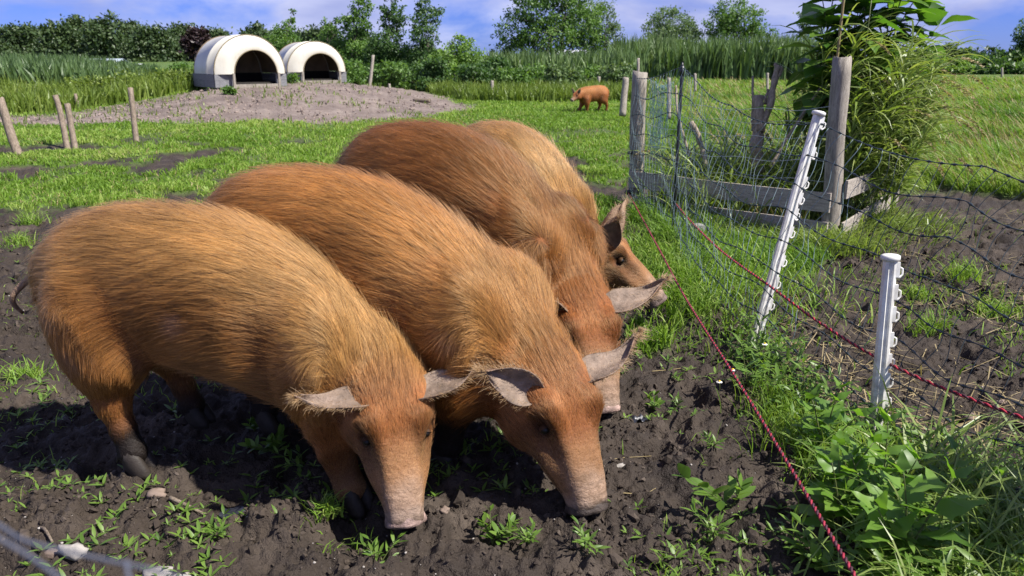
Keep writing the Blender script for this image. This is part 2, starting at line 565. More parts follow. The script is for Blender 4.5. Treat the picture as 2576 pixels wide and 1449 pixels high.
def hair_obj(name, parent, P, D, L, Rr, C, clump, N, lift, curl=.25, grav=.25, seg=4):
    """bristles as one Curves object; P roots, D flow, N normals"""
    n = len(P)
    t = np.linspace(0, 1, seg)
    off = np.array(parent.location)
    d0 = D * np.cos(lift)[:, None] + N * np.sin(lift)[:, None]
    pts = np.zeros((n, seg, 3))
    for i, a in enumerate(t):
        bend = D * (a * a * .35)[..., None] if False else D * (a * a * .30)
        dr = d0 * a + bend * 1.0
        dr[:, 2] -= grav * a * a * .5
        pts[:, i] = P + dr * L[:, None]
    if clump is not None:
        kd, gi, tips, st = clump
        for i, a in enumerate(t):
            pts[:, i] += (tips[gi] - pts[:, -1]) * (st * a ** 1.6)[:, None] if i < seg - 1 else 0
        pts[:, -1] += (tips[gi] - pts[:, -1]) * st[:, None]
    hc = bpy.data.hair_curves.new(name)
    hc.add_curves([seg] * n)
    hc.position_data.foreach_set('vector', (pts - off).astype(np.float32).ravel())
    rad = (Rr[:, None] * np.array([1.0, .95, .75, .25])[None, :seg]).astype(np.float32)
    ra = hc.attributes.get('radius') or hc.attributes.new('radius', 'FLOAT', 'POINT')
    ra.data.foreach_set('value', rad.ravel())
    ca = hc.attributes.new('hcol', 'FLOAT_COLOR', 'CURVE')
    ca.data.foreach_set('color', np.concatenate([C, np.ones((n, 1))], 1).astype(np.float32).ravel())
    hc.materials.append(PIG_MAT['hair'])
    return link(name, hc, parent)

def make_pig(label, group, ST, rump, th, scale, feet, ears, col, hair_n, vox=.0115, z0=0.0, seed=1, tilt=0.0, tail=1, muddy_nose=0.0, swell=1.0, snout=None, muddy=1.0, dip=0.0):
    """rump (x,y) plan position of the rump end; th = (body, neck, head) headings in degrees; feet: 4 world-ish local specs"""
    rg = np.random.default_rng(seed)
    S = scale
    ST = ST.copy()
    ST[:, 1] -= dip * sstep(.40, .98, ST[:, 0]) * sstep(1.40, 1.05, ST[:, 0])
    fine = catmull(ST, 96)
    Xs = fine[:, 0] * S; dX0 = np.diff(Xs, prepend=Xs[0])
    hd0 = np.radians(np.interp(fine[:, 0], [0, .25, .80, 1.0, 1.12, 9], [th[0] + th[3], th[0], th[0], th[1], th[2], th[2]]))
    lx, dh = 1.0, 0.0
    for it in range(30):        # stretch and turn the trunk until the snout comes down where it should
        hd = hd0 + dh * sstep(1.10, .80, fine[:, 0])
        dX = dX0 * np.where(fine[:, 0] < 1.05, lx, 1.0)
        px = rump[0] + np.cumsum(dX * np.cos(hd)); py = rump[1] + np.cumsum(dX * np.sin(hd))
        if snout is None: break
        tv = np.array(snout) - np.array(rump); cv = np.array((px[-1], py[-1])) - np.array(rump)
        dh += math.atan2(tv[1], tv[0]) - math.atan2(cv[1], cv[0])
        lx *= (np.linalg.norm(tv) / np.linalg.norm(cv)) ** 1.2
    Xs = np.cumsum(dX)
    C = np.stack([px, py, fine[:, 1] * S + z0], 1)
    if tilt:
        C[:, 2] += tilt * (Xs - Xs.mean())
    T = np.gradient(C, axis=0); T /= np.linalg.norm(T, axis=1)[:, None]
    Sd = np.stack([-np.sin(hd), np.cos(hd), np.zeros_like(hd)], 1)
    Sd -= T * (Sd * T).sum(1)[:, None]; Sd /= np.linalg.norm(Sd, axis=1)[:, None]
    Nn = np.cross(T, Sd)
    w, hu, hl = fine[:, 2] * S * swell, fine[:, 3] * S, fine[:, 4] * S
    def at(X, y, z):
        i = int(np.argmin(np.abs(fine[:60 if X < 1.1 else 96, 0] - X)))
        p = C[i] + np.array((-math.sin(hd[i]), math.cos(hd[i]), 0)) * (y * S)
        return np.array((p[0], p[1], z * S + z0))
    def sta(k):  # index in fine of control station k
        return int(round(k / (len(ST) - 1) * 95))
    # limbs: chains of (pos, radius)
    chains = []
    hoofs = []
    for (kind, side, fx, fy, lift, bendx) in feet:
        if kind == 'h':
            hip = at(.20, .125 * side, .60); knee = at(.235, .145 * side, .44)
            f = at(.2, .12 * side, 0) + fx * np.array((math.cos(hd[20]), math.sin(hd[20]), 0)) * S + fy * side * np.array((-math.sin(hd[20]), math.cos(hd[20]), 0)) * S
            f[2] = lift * S + (float(ground_z(f[:1], f[1:2])[0]) if z0 == 0 else z0)
            hock = hip * .36 + f * .64 - np.array((math.cos(hd[20]), math.sin(hd[20]), 0)) * bendx * S
            hock[2] = f[2] + .245 * S
            fet = f + (hock - f) * .27 + np.array((math.cos(hd[20]), math.sin(hd[20]), 0)) * .008 * S
            ch = [(hip, .135), (knee, .112), (hip * .2 + knee * .3 + hock * .5, .074), (hock, .049), (hock * .5 + fet * .5, .040), (fet, .043), (f + np.array((0, 0, .078 * S)), .038)]
            dirv = hd[20]
        else:
            sh = at(.90, .125 * side, .48); el = at(.88, .135 * side, .34)
            f = at(.93, .12 * side, 0) + fx * np.array((math.cos(hd[50]), math.sin(hd[50]), 0)) * S + fy * side * np.array((-math.sin(hd[50]), math.cos(hd[50]), 0)) * S
            f[2] = lift * S + (float(ground_z(f[:1], f[1:2])[0]) if z0 == 0 else z0)
            wr = el * .42 + f * .58 + np.array((math.cos(hd[50]), math.sin(hd[50]), 0)) * bendx * S
            wr[2] = f[2] + .185 * S
            fet = f + (wr - f) * .33
            ch = [(sh, .125), (el, .086), (el * .5 + wr * .5, .066), (wr, .056), (wr * .5 + fet * .5, .045), (fet, .046), (f + np.array((0, 0, .078 * S)), .037)]
            dirv = hd[50]
        chains.append([(np.asarray(p, float), r * S) for p, r in ch])
        hoofs.append((f, dirv, ch[-2][0]))
    # grid
    allp = np.concatenate([C] + [np.array([p for p, r in c]) for c in chains])
    lo = allp.min(0) - .36 * S; hi = allp.max(0) + .36 * S
    lo[2] = max(lo[2], z0 - .05); h = vox * S
    dim = np.ceil((hi - lo) / h).astype(int) + 1
    Fv = np.full(dim, .15, np.float32)
    ax = [lo[q] + h * np.arange(dim[q]) for q in range(3)]
    def region(plo, phi):
        s = []
        for q in range(3):
            a = max(0, int((plo[q] - lo[q]) / h)); b = min(dim[q], int((phi[q] - lo[q]) / h) + 2)
            s.append(slice(a, max(b, a + 1)))
        g = np.meshgrid(*[ax[q][s[q]] for q in range(3)], indexing='ij')
        return tuple(s), np.stack(g, -1)
    # trunk, neck and head: swept section
    for i in range(len(C) - 1):
        m = max(w[i], hu[i], hl[i]) + .09
        s, G = region(np.minimum(C[i], C[i + 1]) - m, np.maximum(C[i], C[i + 1]) + m)
        seg = C[i + 1] - C[i]; L = np.linalg.norm(seg) + 1e-9; d = seg / L
        q = G - C[i]
        a = q @ d; tt = np.clip(a / L, 0, 1); over = a - tt * L
        ww = w[i] + (w[i + 1] - w[i]) * tt; u_ = hu[i] + (hu[i + 1] - hu[i]) * tt; l_ = hl[i] + (hl[i + 1] - hl[i]) * tt
        b = q @ Sd[i]; c = q @ Nn[i]
        hh = np.where(c > 0, u_, l_)
        p = 2.25 + .6 * float(sstep(62, 72, np.array(i)))
        k = ((np.abs(b) / ww) ** p + (np.abs(c) / hh) ** p) ** (1 / p)
        if i > 82 and i < 94: k = k / (1 + .030 * math.sin(i * 2.1) + .012 * math.sin(i * 3.7))
        la = .018 * S if i > 80 else .05
        k = np.sqrt(k * k + (over / la) ** 2)
        Fv[s] = np.minimum(Fv[s], ((k - 1) * np.minimum(ww, hh)).astype(np.float32))
    def ellip(c, A, r, k):
        m = max(r) + .08
        s, G = region(c - m, c + m)
        q = (G - c) @ A
        e = np.sqrt(((q / np.array(r)) ** 2).sum(-1))
        Fv[s] = smin(Fv[s], ((e - 1) * min(r)).astype(np.float32), k)
    def carve(c, A, r, k):
        m = max(r) + .05
        s, G = region(c - m, c + m)
        q = (G - c) @ A
        e = np.sqrt(((q / np.array(r)) ** 2).sum(-1))
        Fv[s] = -smin(-Fv[s], ((e - 1) * min(r)).astype(np.float32), k)
    body_F = Fv.copy()
    fr = lambda i: np.stack([T[i], Sd[i], Nn[i]], 1)
    for side in (-1, 1):
        i = sta(2.4); Z = np.array((0, 0, 1.0)); fw = np.array((math.cos(hd[i]), math.sin(hd[i]), 0)); sdv = np.cross(Z, fw)
        ellip(at(.20, .130 * side, .54), np.stack([fw, sdv, Z], 1), (.160 * S, .098 * S, .235 * S), .045 * S)
        i = sta(6); fw = np.array((math.cos(hd[i]), math.sin(hd[i]), 0)); sdv = np.cross(Z, fw)
        ellip(at(.88, .150 * side, .46), np.stack([fw, sdv, Z], 1), (.130 * S, .085 * S, .20 * S), .045 * S)
        i = sta(3.3); fw = np.array((math.cos(hd[i]), math.sin(hd[i]), 0)); sdv = np.cross(Z, fw)
        carve(at(.40, .262 * side, .44), np.stack([fw, sdv, Z], 1), (.085 * S, .055 * S, .13 * S), .06 * S)
        carve(at(.735, .275 * side, .50), np.stack([fw, sdv, Z], 1), (.05 * S, .045 * S, .15 * S), .05 * S)
        # jowl, cheek, brow
        i = sta(9.5); ellip(C[i] + Sd[i] * side * .082 * S - Nn[i] * .065 * S, fr(i), (.105 * S, .062 * S, .085 * S), .03 * S)
        i = sta(10.75); ellip(C[i] + Sd[i] * side * .088 * S - Nn[i] * .004 * S, fr(i), (.085 * S, .024 * S, .030 * S), .025 * S)
        i = sta(11.7); carve(C[i] + Sd[i] * side * .098 * S + Nn[i] * .030 * S, fr(i), (.07 * S, .030 * S, .030 * S), .03 * S)
        i = sta(10.1); ellip(C[i] + Sd[i] * side * .072 * S + Nn[i] * .070 * S, fr(i), (.060 * S, .034 * S, .042 * S), .025 * S)
        i = sta(11.2); ellip(C[i] + Sd[i] * side * .045 * S - Nn[i] * .03 * S, fr(i), (.10 * S, .045 * S, .055 * S), .03 * S)
        i = sta(10.65); carve(C[i] + Sd[i] * side * .108 * S + Nn[i] * .052 * S, fr(i), (.032 * S, .026 * S, .022 * S), .02 * S)
    legF = np.full(dim, .5, np.float32)
    for ch in chains:
        for (p, r), (p2, r2) in zip(ch[:-1], ch[1:]):
            m = max(r, r2) + .08
            s, G = region(np.minimum(p, p2) - m, np.maximum(p, p2) + m)
            seg = p2 - p; L2 = seg @ seg + 1e-9
            t = np.clip(((G - p) @ seg) / L2, 0, 1)
            dd = np.linalg.norm(G - p - t[..., None] * seg, axis=-1) - (r + (r2 - r) * t)
            legF[s] = smin(legF[s], dd.astype(np.float32), .03 * S)
    Fv = smin(Fv, legF, .065 * S)
    V, Q = surface_nets(Fv, lo, h)
    # smoothing + normals
    def vnorm(V):
        e1 = V[Q[:, 2]] - V[Q[:, 0]]; e2 = V[Q[:, 3]] - V[Q[:, 1]]
        fn = np.cross(e1, e2); N = np.zeros_like(V)
        for q in range(4): np.add.at(N, Q[:, q], fn)
        return N / (np.linalg.norm(N, axis=1)[:, None] + 1e-12), np.linalg.norm(fn, axis=1) * .5
    for _ in range(2):
        A = np.zeros_like(V); n = np.zeros(len(V))
        for a, b in ((0, 1), (1, 2), (2, 3), (3, 0)):
            np.add.at(A, Q[:, a], V[Q[:, b]]); np.add.at(A, Q[:, b], V[Q[:, a]])
            np.add.at(n, Q[:, a], 1); np.add.at(n, Q[:, b], 1)
        V = V * .5 + A / np.maximum(n, 1)[:, None] * .5
    N, fa = vnorm(V)
    # per-vertex anatomy
    d2 = np.stack([((V - C[i]) ** 2).sum(1) for i in range(96)], 1)
    ni = d2.argmin(1); st = ni / 95 * (len(ST) - 1)
    rel = V - C[ni]
    lat = (rel * Sd[ni]).sum(1) / w[ni]; upc = (rel * Nn[ni]).sum(1)
    # leg weight by grid lookup
    gi = np.clip(((V - lo) / h).round().astype(int), 0, np.array(dim) - 1)
    bl, ll = body_F[gi[:, 0], gi[:, 1], gi[:, 2]], legF[gi[:, 0], gi[:, 1], gi[:, 2]]
    leg = sstep(.01, .06, bl - ll) * (st < 9)
    hgt = (V[:, 2] - z0) / S
    mz = z0 + (np.asarray(V[:, 2]) - z0)
    n1 = fbm(V[:, 0] * 4, V[:, 1] * 4, V[:, 2] * 4, 3, seed)
    n2 = fbm(V[:, 0] * 14, V[:, 1] * 14, V[:, 2] * 14, 3, seed + 3)
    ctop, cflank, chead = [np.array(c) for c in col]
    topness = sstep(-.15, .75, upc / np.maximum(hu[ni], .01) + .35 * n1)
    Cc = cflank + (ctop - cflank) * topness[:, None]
    hw = sstep(8.2, 9.6, st)[:, None]
    Cc = Cc * (1 - hw) + chead * hw
    tan = sstep(10.5, 11.6, st + .5 * n1) * (st > 9)
    Cc = Cc * (1 - .75 * tan)[:, None] + np.array((.40, .245, .115)) * (.75 * tan)[:, None]
    Cc = Cc * (1 + .22 * n1[:, None] + .12 * n2[:, None])
    skin = np.array((.345, .255, .20))
    sn = sstep(12.2, 13.5, st + .6 * n1) * (st > 9) * .9
    front = sstep(.0, .05, upc) * sstep(11.5, 12.7, st + .5 * n2) * .7
    skin = skin * (1 - .45 * sstep(.12, .40, fbm(V[:, 0] * 38, V[:, 1] * 38, V[:, 2] * 38, 3, seed + 9)))[:, None]
    sk = np.maximum(sn, front)[:, None]
    Cc = Cc * (1 - sk) + skin * sk
    bare = np.zeros(len(V))
    for (X_, y_, z_, r_) in ((.16, .20, .50, .085), (.90, .21, .50, .07), (.52, .22, .60, .05)):
        for side in (-1, 1):
            bare = np.maximum(bare, sstep(1.0, .35, np.linalg.norm(V - at(X_, y_ * side, z_), axis=1) / (r_ * S) + .5 * n2))
    Cc = Cc * (1 - .55 * bare[:, None]) + np.array((.42, .245, .17)) * .55 * bare[:, None]
    mudc = np.array((.020, .015, .012))
    mud_leg = muddy * sstep(.27, .13, hgt + .07 * n1 + .03 * n2) * (st < 9)
    nose = sstep(13.1, 13.9, st + .5 * n2) * (.15 + .85 * muddy_nose) * (st > 9)
    belly = .5 * muddy * sstep(-.6, -1.0, upc / np.maximum(hl[ni], .01)) * (st < 9) * (1 - leg) * sstep(-.1, .4, n1)
    mu = np.maximum(np.maximum(mud_leg, nose), belly)[:, None]
    Cc = Cc * (1 - mu) + mudc * mu
    chk = sstep(9.9, 10.4, st + .3 * n1) * sstep(11.9, 11.2, st + .3 * n1) * sstep(.35, .75, np.abs(lat) + .2 * n1) * (st > 9)
    Cc = Cc * (1 - .42 * chk)[:, None]
    for side in (-1, 1):
        i = sta(10.65)
        de = np.linalg.norm(V - (C[i] + Sd[i] * side * .098 * S + Nn[i] * .052 * S), axis=1) / S
        Cc = Cc * (1 - .80 * sstep(.052, .016, de + .008 * n2))[:, None]
    mouth = sstep(.10, .03, np.abs(upc / np.maximum(hl[ni], .01) + .38 + .06 * np.sin(st * 2))) * sstep(11.0, 11.6, st) * sstep(13.6, 13.2, st) * (np.abs(lat) > .5)
    Cc = Cc * (1 - .65 * mouth)[:, None]
    Cc = Cc * (1 - .22 * (np.sin(st * 26 + 3 * n2) > .55) * sstep(11.8, 12.6, st) * (upc > 0) * (st > 9))[:, None]
    # coat thins on lower legs, jowl and snout
    root = thing('pig', (float(C[30][0]), float(C[30][1]), z0), label, 'pig', group)
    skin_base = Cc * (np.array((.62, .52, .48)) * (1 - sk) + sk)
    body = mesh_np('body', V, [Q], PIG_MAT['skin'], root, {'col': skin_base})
    # ears
    EV, EQ, EN, EU, EC = [], [], [], [], []
    ie = sta(9.4)
    Fh = fr(ie)
    for side, spec in zip((-1, 1), ears):
        ab, an, L, Wd, cup, bend, curl = spec     # axis in head frame (t,s,n), facing normal, ...
        base = C[ie] + Sd[ie] * side * .096 * S + Nn[ie] * .084 * S
        A = Fh @ np.array((ab[0], ab[1] * side, ab[2])); A /= np.linalg.norm(A)
        Nf = Fh @ np.array((an[0], an[1] * side, an[2])); Nf -= A * (A @ Nf); Nf /= np.linalg.norm(Nf)
        Bv = np.cross(Nf, A)
        nu, nv = 22, 15
        u = np.linspace(-.18, 1, nu)[:, None]; v = np.linspace(-1, 1, nv)[None, :]
        uc = np.clip(u, 0, 1)
        prof = Wd * S * (.78 + .42 * np.sin(np.pi * uc ** .8 * .8)) * (1 - uc ** 1.5) ** .95
        prof = prof * (1 + 3.2 * np.minimum(u, 0))
        prof = np.maximum(prof, .004 * S)
        cu = cup * (1.15 - .75 * uc) + .02
        lat_ = np.sin(cu * v) / cu * prof
        rise = (1 - np.cos(cu * v)) / cu * prof
        along = L * S * u - .10 * L * S * v * v * uc
        ben = bend * L * S * uc ** 2 + curl * L * S * np.maximum(0, uc - .55) ** 2 * 2.2 + .010 * S * np.sin(v * 5 + u * 6 + seed) * uc
        top = base + A * along[..., None] + Bv * lat_[..., None] + Nf * (rise + ben)[..., None]
        dn = np.cross(np.gradient(top, axis=0), np.gradient(top, axis=1)); dn /= np.linalg.norm(dn, axis=-1, keepdims=True) + 1e-9
        if (dn.mean((0, 1)) @ Nf) < 0: dn = -dn
        thick = (.0085 * (1 - .55 * uc) * (1 - .6 * np.abs(v) ** 4)) * S
        bot = top - dn * thick[..., None]
        Vt = np.concatenate([top.reshape(-1, 3), bot.reshape(-1, 3)])
        i = np.arange(nu - 1)[:, None] * nv + np.arange(nv - 1)[None, :]
        q1 = np.stack([i, i + 1, i + nv + 1, i + nv], -1).reshape(-1, 4)
        o = nu * nv
        rim = [k * nv for k in range(nu)] + [(nu - 1) * nv + k for k in range(1, nv)] + [k * nv + nv - 1 for k in range(nu - 2, -1, -1)]
        rim = np.array(rim); q3 = np.stack([rim[:-1], rim[1:], rim[1:] + o, rim[:-1] + o], 1)
        inner = np.array((.27, .20, .152)); outer = np.array(chead) * np.array((.62, .75, .95)) * .6 + np.array((.09, .075, .065))
        ec = np.concatenate([np.broadcast_to(inner, (o, 3)) * (.70 + .30 * uc[..., None] * np.ones_like(v)[..., None]).reshape(-1, 1), np.broadcast_to(outer, (o, 3))])
        ec = ec * (1 + .6 * fbm(Vt[:, 0] * 40, Vt[:, 1] * 40, Vt[:, 2] * 40, 3, 5)[:, None])
        mesh_np('ear', Vt, [q1, q1[:, ::-1] + o, q3], PIG_MAT['skin'], root, {'col': ec})
        # ear hair: rim + back
        k = int(hair_n * .0024)
        if k:
            iu = rg.integers(2, nu - 1, k); edge = rg.random(k) < .5
            iv = np.where(edge, np.where(rg.random(k) < .5, rg.integers(0, 2, k), rg.integers(nv - 2, nv, k)), rg.integers(1, nv - 1, k))
            tipm = rg.random(k) < .3; iu = np.where(tipm, nu - 1, iu); iv = np.where(tipm, rg.integers(0, nv, k), iv)
            jit = rg.normal(0, .0035 * S, (k, 3))
            EV.append(bot[iu, iv] * .5 + top[iu, iv] * .5 + jit)
            sv = (np.linspace(-1, 1, nv)[iv])[:, None]
            d = A * .85 + Bv * sv * (.5 * edge[:, None] + .1) + rg.normal(0, .38, (k, 3)) + np.array((0, 0, -.12))
            EQ.append(d / np.linalg.norm(d, axis=1)[:, None]); EN.append(-dn[iu, iv])
            EU.append(np.where(edge | tipm, rg.uniform(.004, .012, k) + .026 * rg.random(k) ** 2 * (iu / nu), rg.uniform(.006, .012, k)) * S)
            EC.append(np.array((.44, .28, .14)) * rg.uniform(.6, 1.15, (k, 1)))
    # eyes
    for side in (-1, 1):
        i = sta(10.65)
        c = C[i] + Sd[i] * side * .0925 * S + Nn[i] * .050 * S
        a, b = np.meshgrid(np.linspace(0, np.pi, 8), np.linspace(0, 2 * np.pi, 13)[:-1], indexing='ij')
        Ve = np.stack([np.cos(a), np.sin(a) * np.cos(b), np.sin(a) * np.sin(b)], -1).reshape(-1, 3) * .0135 * S + c
        i0 = np.arange(7)[:, None] * 12; j0 = np.arange(12)[None, :]; k0 = (j0 + 1) % 12
        mesh_np('eye', Ve, [np.stack([i0 + j0, i0 + k0, i0 + 12 + k0, i0 + 12 + j0], -1).reshape(-1, 4)], PIG_MAT['eye'], root)
        ov = (Sd[i] * side * .8 + Nn[i] * .5 + T[i] * .15); ov /= np.linalg.norm(ov)
        al = -T[i] - ov * (-T[i] @ ov); al /= np.linalg.norm(al); cr = np.cross(ov, al)
        for (p0, p1, rr) in ((-95, 38, 1.28),):
            sg = 1 if rr > 1.25 else -1
            th_ = np.radians(np.linspace(-80, 80, 11))[:, None]; ph = np.radians(np.linspace(p0, p1, 8))[None, :]
            dirs = (np.cos(ph) * 0)[..., None] + ov * (np.cos(th_) * np.sin(ph + np.pi / 2 * 0) * 0)[..., None]
            e = np.radians(np.linspace(4 if sg > 0 else 16, 110, 8))[None, :]
            dirs = ov * (np.cos(e) * np.cos(th_))[..., None] + al * sg * (np.sin(e) * np.ones_like(th_))[..., None] + cr * (np.cos(e) * np.sin(th_) + 0 * e)[..., None]
            dirs /= np.linalg.norm(dirs, axis=-1, keepdims=True)
            Vl = (c + dirs * .0135 * rr * S).reshape(-1, 3)
            q0 = np.arange(10)[:, None] * 8 + np.arange(7)[None, :]
            mesh_np('eyelid', Vl, [np.stack([q0, q0 + 1, q0 + 9, q0 + 8], -1).reshape(-1, 4)], PIG_MAT['skin'], root, {'col': np.broadcast_to(np.array(chead) * .16, (len(Vl), 3))})
    # snout disc with two nostrils
    A_, B_, C_ = T[95], Sd[95], Nn[95]
    ang = np.linspace(0, 2 * np.pi, 28, endpoint=False)
    rings = []
    for (z_, r_) in ((-.030, .92), (-.014, 1.02), (.0, 1.10), (.008, 1.08), (.012, .93), (.010, .70), (.008, .35), (.008, .02)):
        rad = (r_ * (1 + .035 * np.sin(ang * 5 + seed) + .02 * np.sin(ang * 9)))[:, None]
        rings.append(C[95] + A_ * z_ * S + rad * (np.cos(ang)[:, None] * B_ * w[95] + np.sin(ang)[:, None] * C_ * hu[95]))
    Vd = np.concatenate(rings); q0 = np.arange(len(rings) - 1)[:, None] * 28; j0 = np.arange(28)[None, :]; k0 = (j0 + 1) % 28
    dcol = np.array((.34, .235, .20)) * (1 - muddy_nose) + np.array((.055, .042, .036)) * muddy_nose
    dc_ = np.broadcast_to(dcol, (len(Vd), 3)) * (1 + .95 * fbm(Vd[:, 0] * 45, Vd[:, 1] * 45, Vd[:, 2] * 45, 3, seed)[:, None]).clip(.25, 2)
    disc = mesh_np('snout_disc', Vd, [np.stack([q0 + j0, q0 + k0, q0 + 28 + k0, q0 + 28 + j0], -1).reshape(-1, 4)], PIG_MAT['skin'], root, {'col': dc_})
    for side in (-1, 1):
        o = C[95] + A_ * .010 * S + B_ * side * .022 * S
        an_ = np.linspace(0, 2 * np.pi, 14, endpoint=False)
        rr = [o + A_ * z_ * S + (np.cos(an_)[:, None] * B_ * .011 + np.sin(an_)[:, None] * C_ * .016) * k_ * S for z_, k_ in ((.0, 1.25), (.005, 1.15), (.003, .85), (-.004, .3))]
        mesh_np('nostril', np.concatenate(rr), [np.stack([np.arange(3)[:, None] * 14 + np.arange(14)[None, :], np.arange(3)[:, None] * 14 + (np.arange(14)[None, :] + 1) % 14, np.arange(3)[:, None] * 14 + 14 + (np.arange(14)[None, :] + 1) % 14, np.arange(3)[:, None] * 14 + 14 + np.arange(14)[None, :]], -1).reshape(-1, 4)], PIG_MAT['hoof'], disc)
    # hooves: two toes and two dew claws
    for (f, dv, fet) in hoofs:
        mb = MB()
        fw = np.array((math.cos(dv), math.sin(dv), 0)); sd_ = np.array((-fw[1], fw[0], 0))
        for s2 in (-1, 1):
            o = f + sd_ * s2 * .026 * S + fw * .006 * S
            rings = []
            for (zz, fx_, r) in ((.090, -.014, .020), (.062, -.006, .028), (.034, .006, .031), (.008, .020, .031), (-.012, .026, .026)):
                ang = np.linspace(0, 2 * np.pi, 10, endpoint=False)
                rings.append(o + np.outer(fw, np.ones(10)).T * (fx_ * S) + (np.cos(ang)[:, None] * fw * 1.35 + np.sin(ang)[:, None] * sd_ * .8) * r * S + np.array((0, 0, zz * S)))
            Vr = np.concatenate(rings); i0 = np.arange(4)[:, None] * 10; j0 = np.arange(10)[None, :]; k0 = (j0 + 1) % 10
            mb.add(Vr, [np.stack([i0 + j0, i0 + 10 + j0, i0 + 10 + k0, i0 + k0], -1).reshape(-1, 4), np.arange(10)[None, :], 40 + np.arange(10)[None, ::-1]])
            dc = fet - fw * .040 * S + sd_ * s2 * .018 * S
            mb.add(*tube_geo([dc + fw * .02 * S, dc, dc - fw * .012 * S - np.array((0, 0, .03 * S))], [.016 * S, .014 * S, .004 * S], 7))
        mb.build('hoof', PIG_MAT['hoof'], root)
    # tail
    tb = C[2] + np.array((0, 0, .06 * S))
    tt = np.linspace(0, 1, 14)
    bk = -np.array((math.cos(hd[0]), math.sin(hd[0]), 0))
    TP = tb + bk * (.012 + .07 * np.sin(tt * 1.9))[:, None] * S * tail + np.array((0, 0, -1.0)) * (tt ** 1.3 * .17)[:, None] * S + Sd[2] * (.022 * np.sin(tt * 7))[:, None] * S
    tv, tf = tube_geo(TP, np.interp(tt, [0, .15, 1], [.022, .017, .006]) * S, 8)
    mesh_np('tail', tv, tf, PIG_MAT['skin'], root, {'col': np.broadcast_to(np.array((.26, .17, .11)), (len(tv), 3))})
    # ---- coat
    if hair_n:
        tri = np.concatenate([Q[:, [0, 1, 2]], Q[:, [0, 2, 3]]])
        e = np.cross(V[tri[:, 1]] - V[tri[:, 0]], V[tri[:, 2]] - V[tri[:, 0]])
        area = np.linalg.norm(e, axis=1) * .5
        dens_v = 1 - .20 * sstep(9.2, 11.5, st) - .45 * sstep(12.6, 13.4, st)
        dens_v = np.where(st > 13.2, .0, dens_v)
        dens_v = dens_v * (1 - .55 * leg * sstep(.42, .25, hgt)) * (1 - .9 * mud_leg) * (1 - .5 * sstep(-.55, -.95, upc / np.maximum(hl[ni], .01)) * (st < 9) )
        dens_v = dens_v * (1 - .5 * front) * (1 - .45 * bare)
        pw = area * np.maximum(dens_v[tri].mean(1), 0)
        # favour faces that can be seen from the photographer's side
        vd = np.array((0, 0, CAM_H)) - V[tri].mean(1); fn = e / (2 * area[:, None] + 1e-12)
        facing = (vd * fn).sum(1) / np.linalg.norm(vd, axis=1)
        pw = pw * np.where(facing > -.25, 1.0, .55)
        pick = rg.choice(len(tri), hair_n, p=pw / pw.sum())
        r1, r2 = rg.random(hair_n), rg.random(hair_n)
        sw = r1 + r2 > 1; r1[sw], r2[sw] = 1 - r1[sw], 1 - r2[sw]
        bw = np.stack([1 - r1 - r2, r1, r2], 1)
        def ip(A):
            return (A[tri[pick]] * (bw[..., None] if A.ndim == 2 else bw)).sum(1)
        P = ip(V); Nh = ip(N); Nh /= np.linalg.norm(Nh, axis=1)[:, None]
        flow = -T[ni] * (1 - leg)[:, None] + np.array((0, 0, -1.0)) * (leg + .40 * np.abs(lat).clip(0, 1) * (st < 9.3) * sstep(.25, -.35, upc / np.maximum(hu[ni], .01)))[:, None]
        # on the head the coat runs up the face and out to the cheeks
        D = ip(flow)
        jn = np.stack([fbm(P[:, 0] * 5, P[:, 1] * 5, P[:, 2] * 5, 2, seed + 11 + q) for q in range(3)], 1)
        D = D + .30 * jn + rg.normal(0, .045, D.shape)
        D -= Nh * (D * Nh).sum(1)[:, None]; D /= np.linalg.norm(D, axis=1)[:, None] + 1e-9
        sth = ip(st); lg = ip(leg); up_ = ip(upc / np.maximum(hu[ni], .01)); lt = ip(lat)
        ridge = sstep(.80, .98, up_) * sstep(3.0, 6.0, sth) * sstep(10.4, 9.0, sth)
        L = .054 * np.ones(hair_n)
        L = L * (1 - .62 * sstep(8.4, 9.8, sth) - .30 * sstep(10.2, 11.8, sth)) * (1 - .55 * lg * sstep(.5, .2, ip(hgt)))
        brow = np.zeros(hair_n)
        for side in (-1, 1):
            i = sta(10.5); brow = np.maximum(brow, sstep(.040, .015, np.linalg.norm(P - (C[i] + Sd[i] * side * .085 * S + Nn[i] * .075 * S), axis=1) / S))
        L = L * (1 + .9 * brow) * (1 - .35 * lg)
        L = L * (1 + .40 * ridge) * rg.uniform(.55, 1.25, hair_n) * S
        lift = np.radians(1.5 + 3.5 * rg.random(hair_n) + 7 * ridge)
        long_ = rg.random(hair_n) < .025
        lift = lift + np.where(long_, R(16), 0); L = np.where(long_, L * 1.3, L)
        # clumps
        ng = max(50, hair_n // 6)
        gsel = rg.choice(hair_n, ng, replace=False)
        kd = KDTree(ng)
        for a, b in enumerate(gsel): kd.insert(P[b], a)
        kd.balance()
        gi_ = np.array([kd.find(p)[1] for p in P])
        gd = D * np.cos(lift)[:, None] + Nh * np.sin(lift)[:, None] + D * .3
        gt = P[gsel] + gd[gsel] * (np.full(ng, .052 * S) * (L[gsel] / (.052 * S)))[:, None]
        stv = rg.uniform(.0, .25, hair_n) * (1 - .6 * long_)
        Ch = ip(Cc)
        gtone = rg.uniform(.93, 1.08, ng)[gi_]
        angc = np.arctan2(lt, up_)
        gtone = gtone * (1 + .20 * fbm(sth * 1.1, angc * 9, oct=3, seed=seed + 51) + .20 * fbm(sth * 2.2, angc * 34, oct=2, seed=seed + 53))
        streak = fbm(P[:, 0] * 9, P[:, 1] * 9, P[:, 2] * 16, 3, seed + 31)
        Ch = Ch * (gtone * rg.uniform(.72, 1.22, hair_n) * (1 + .22 * streak))[:, None]
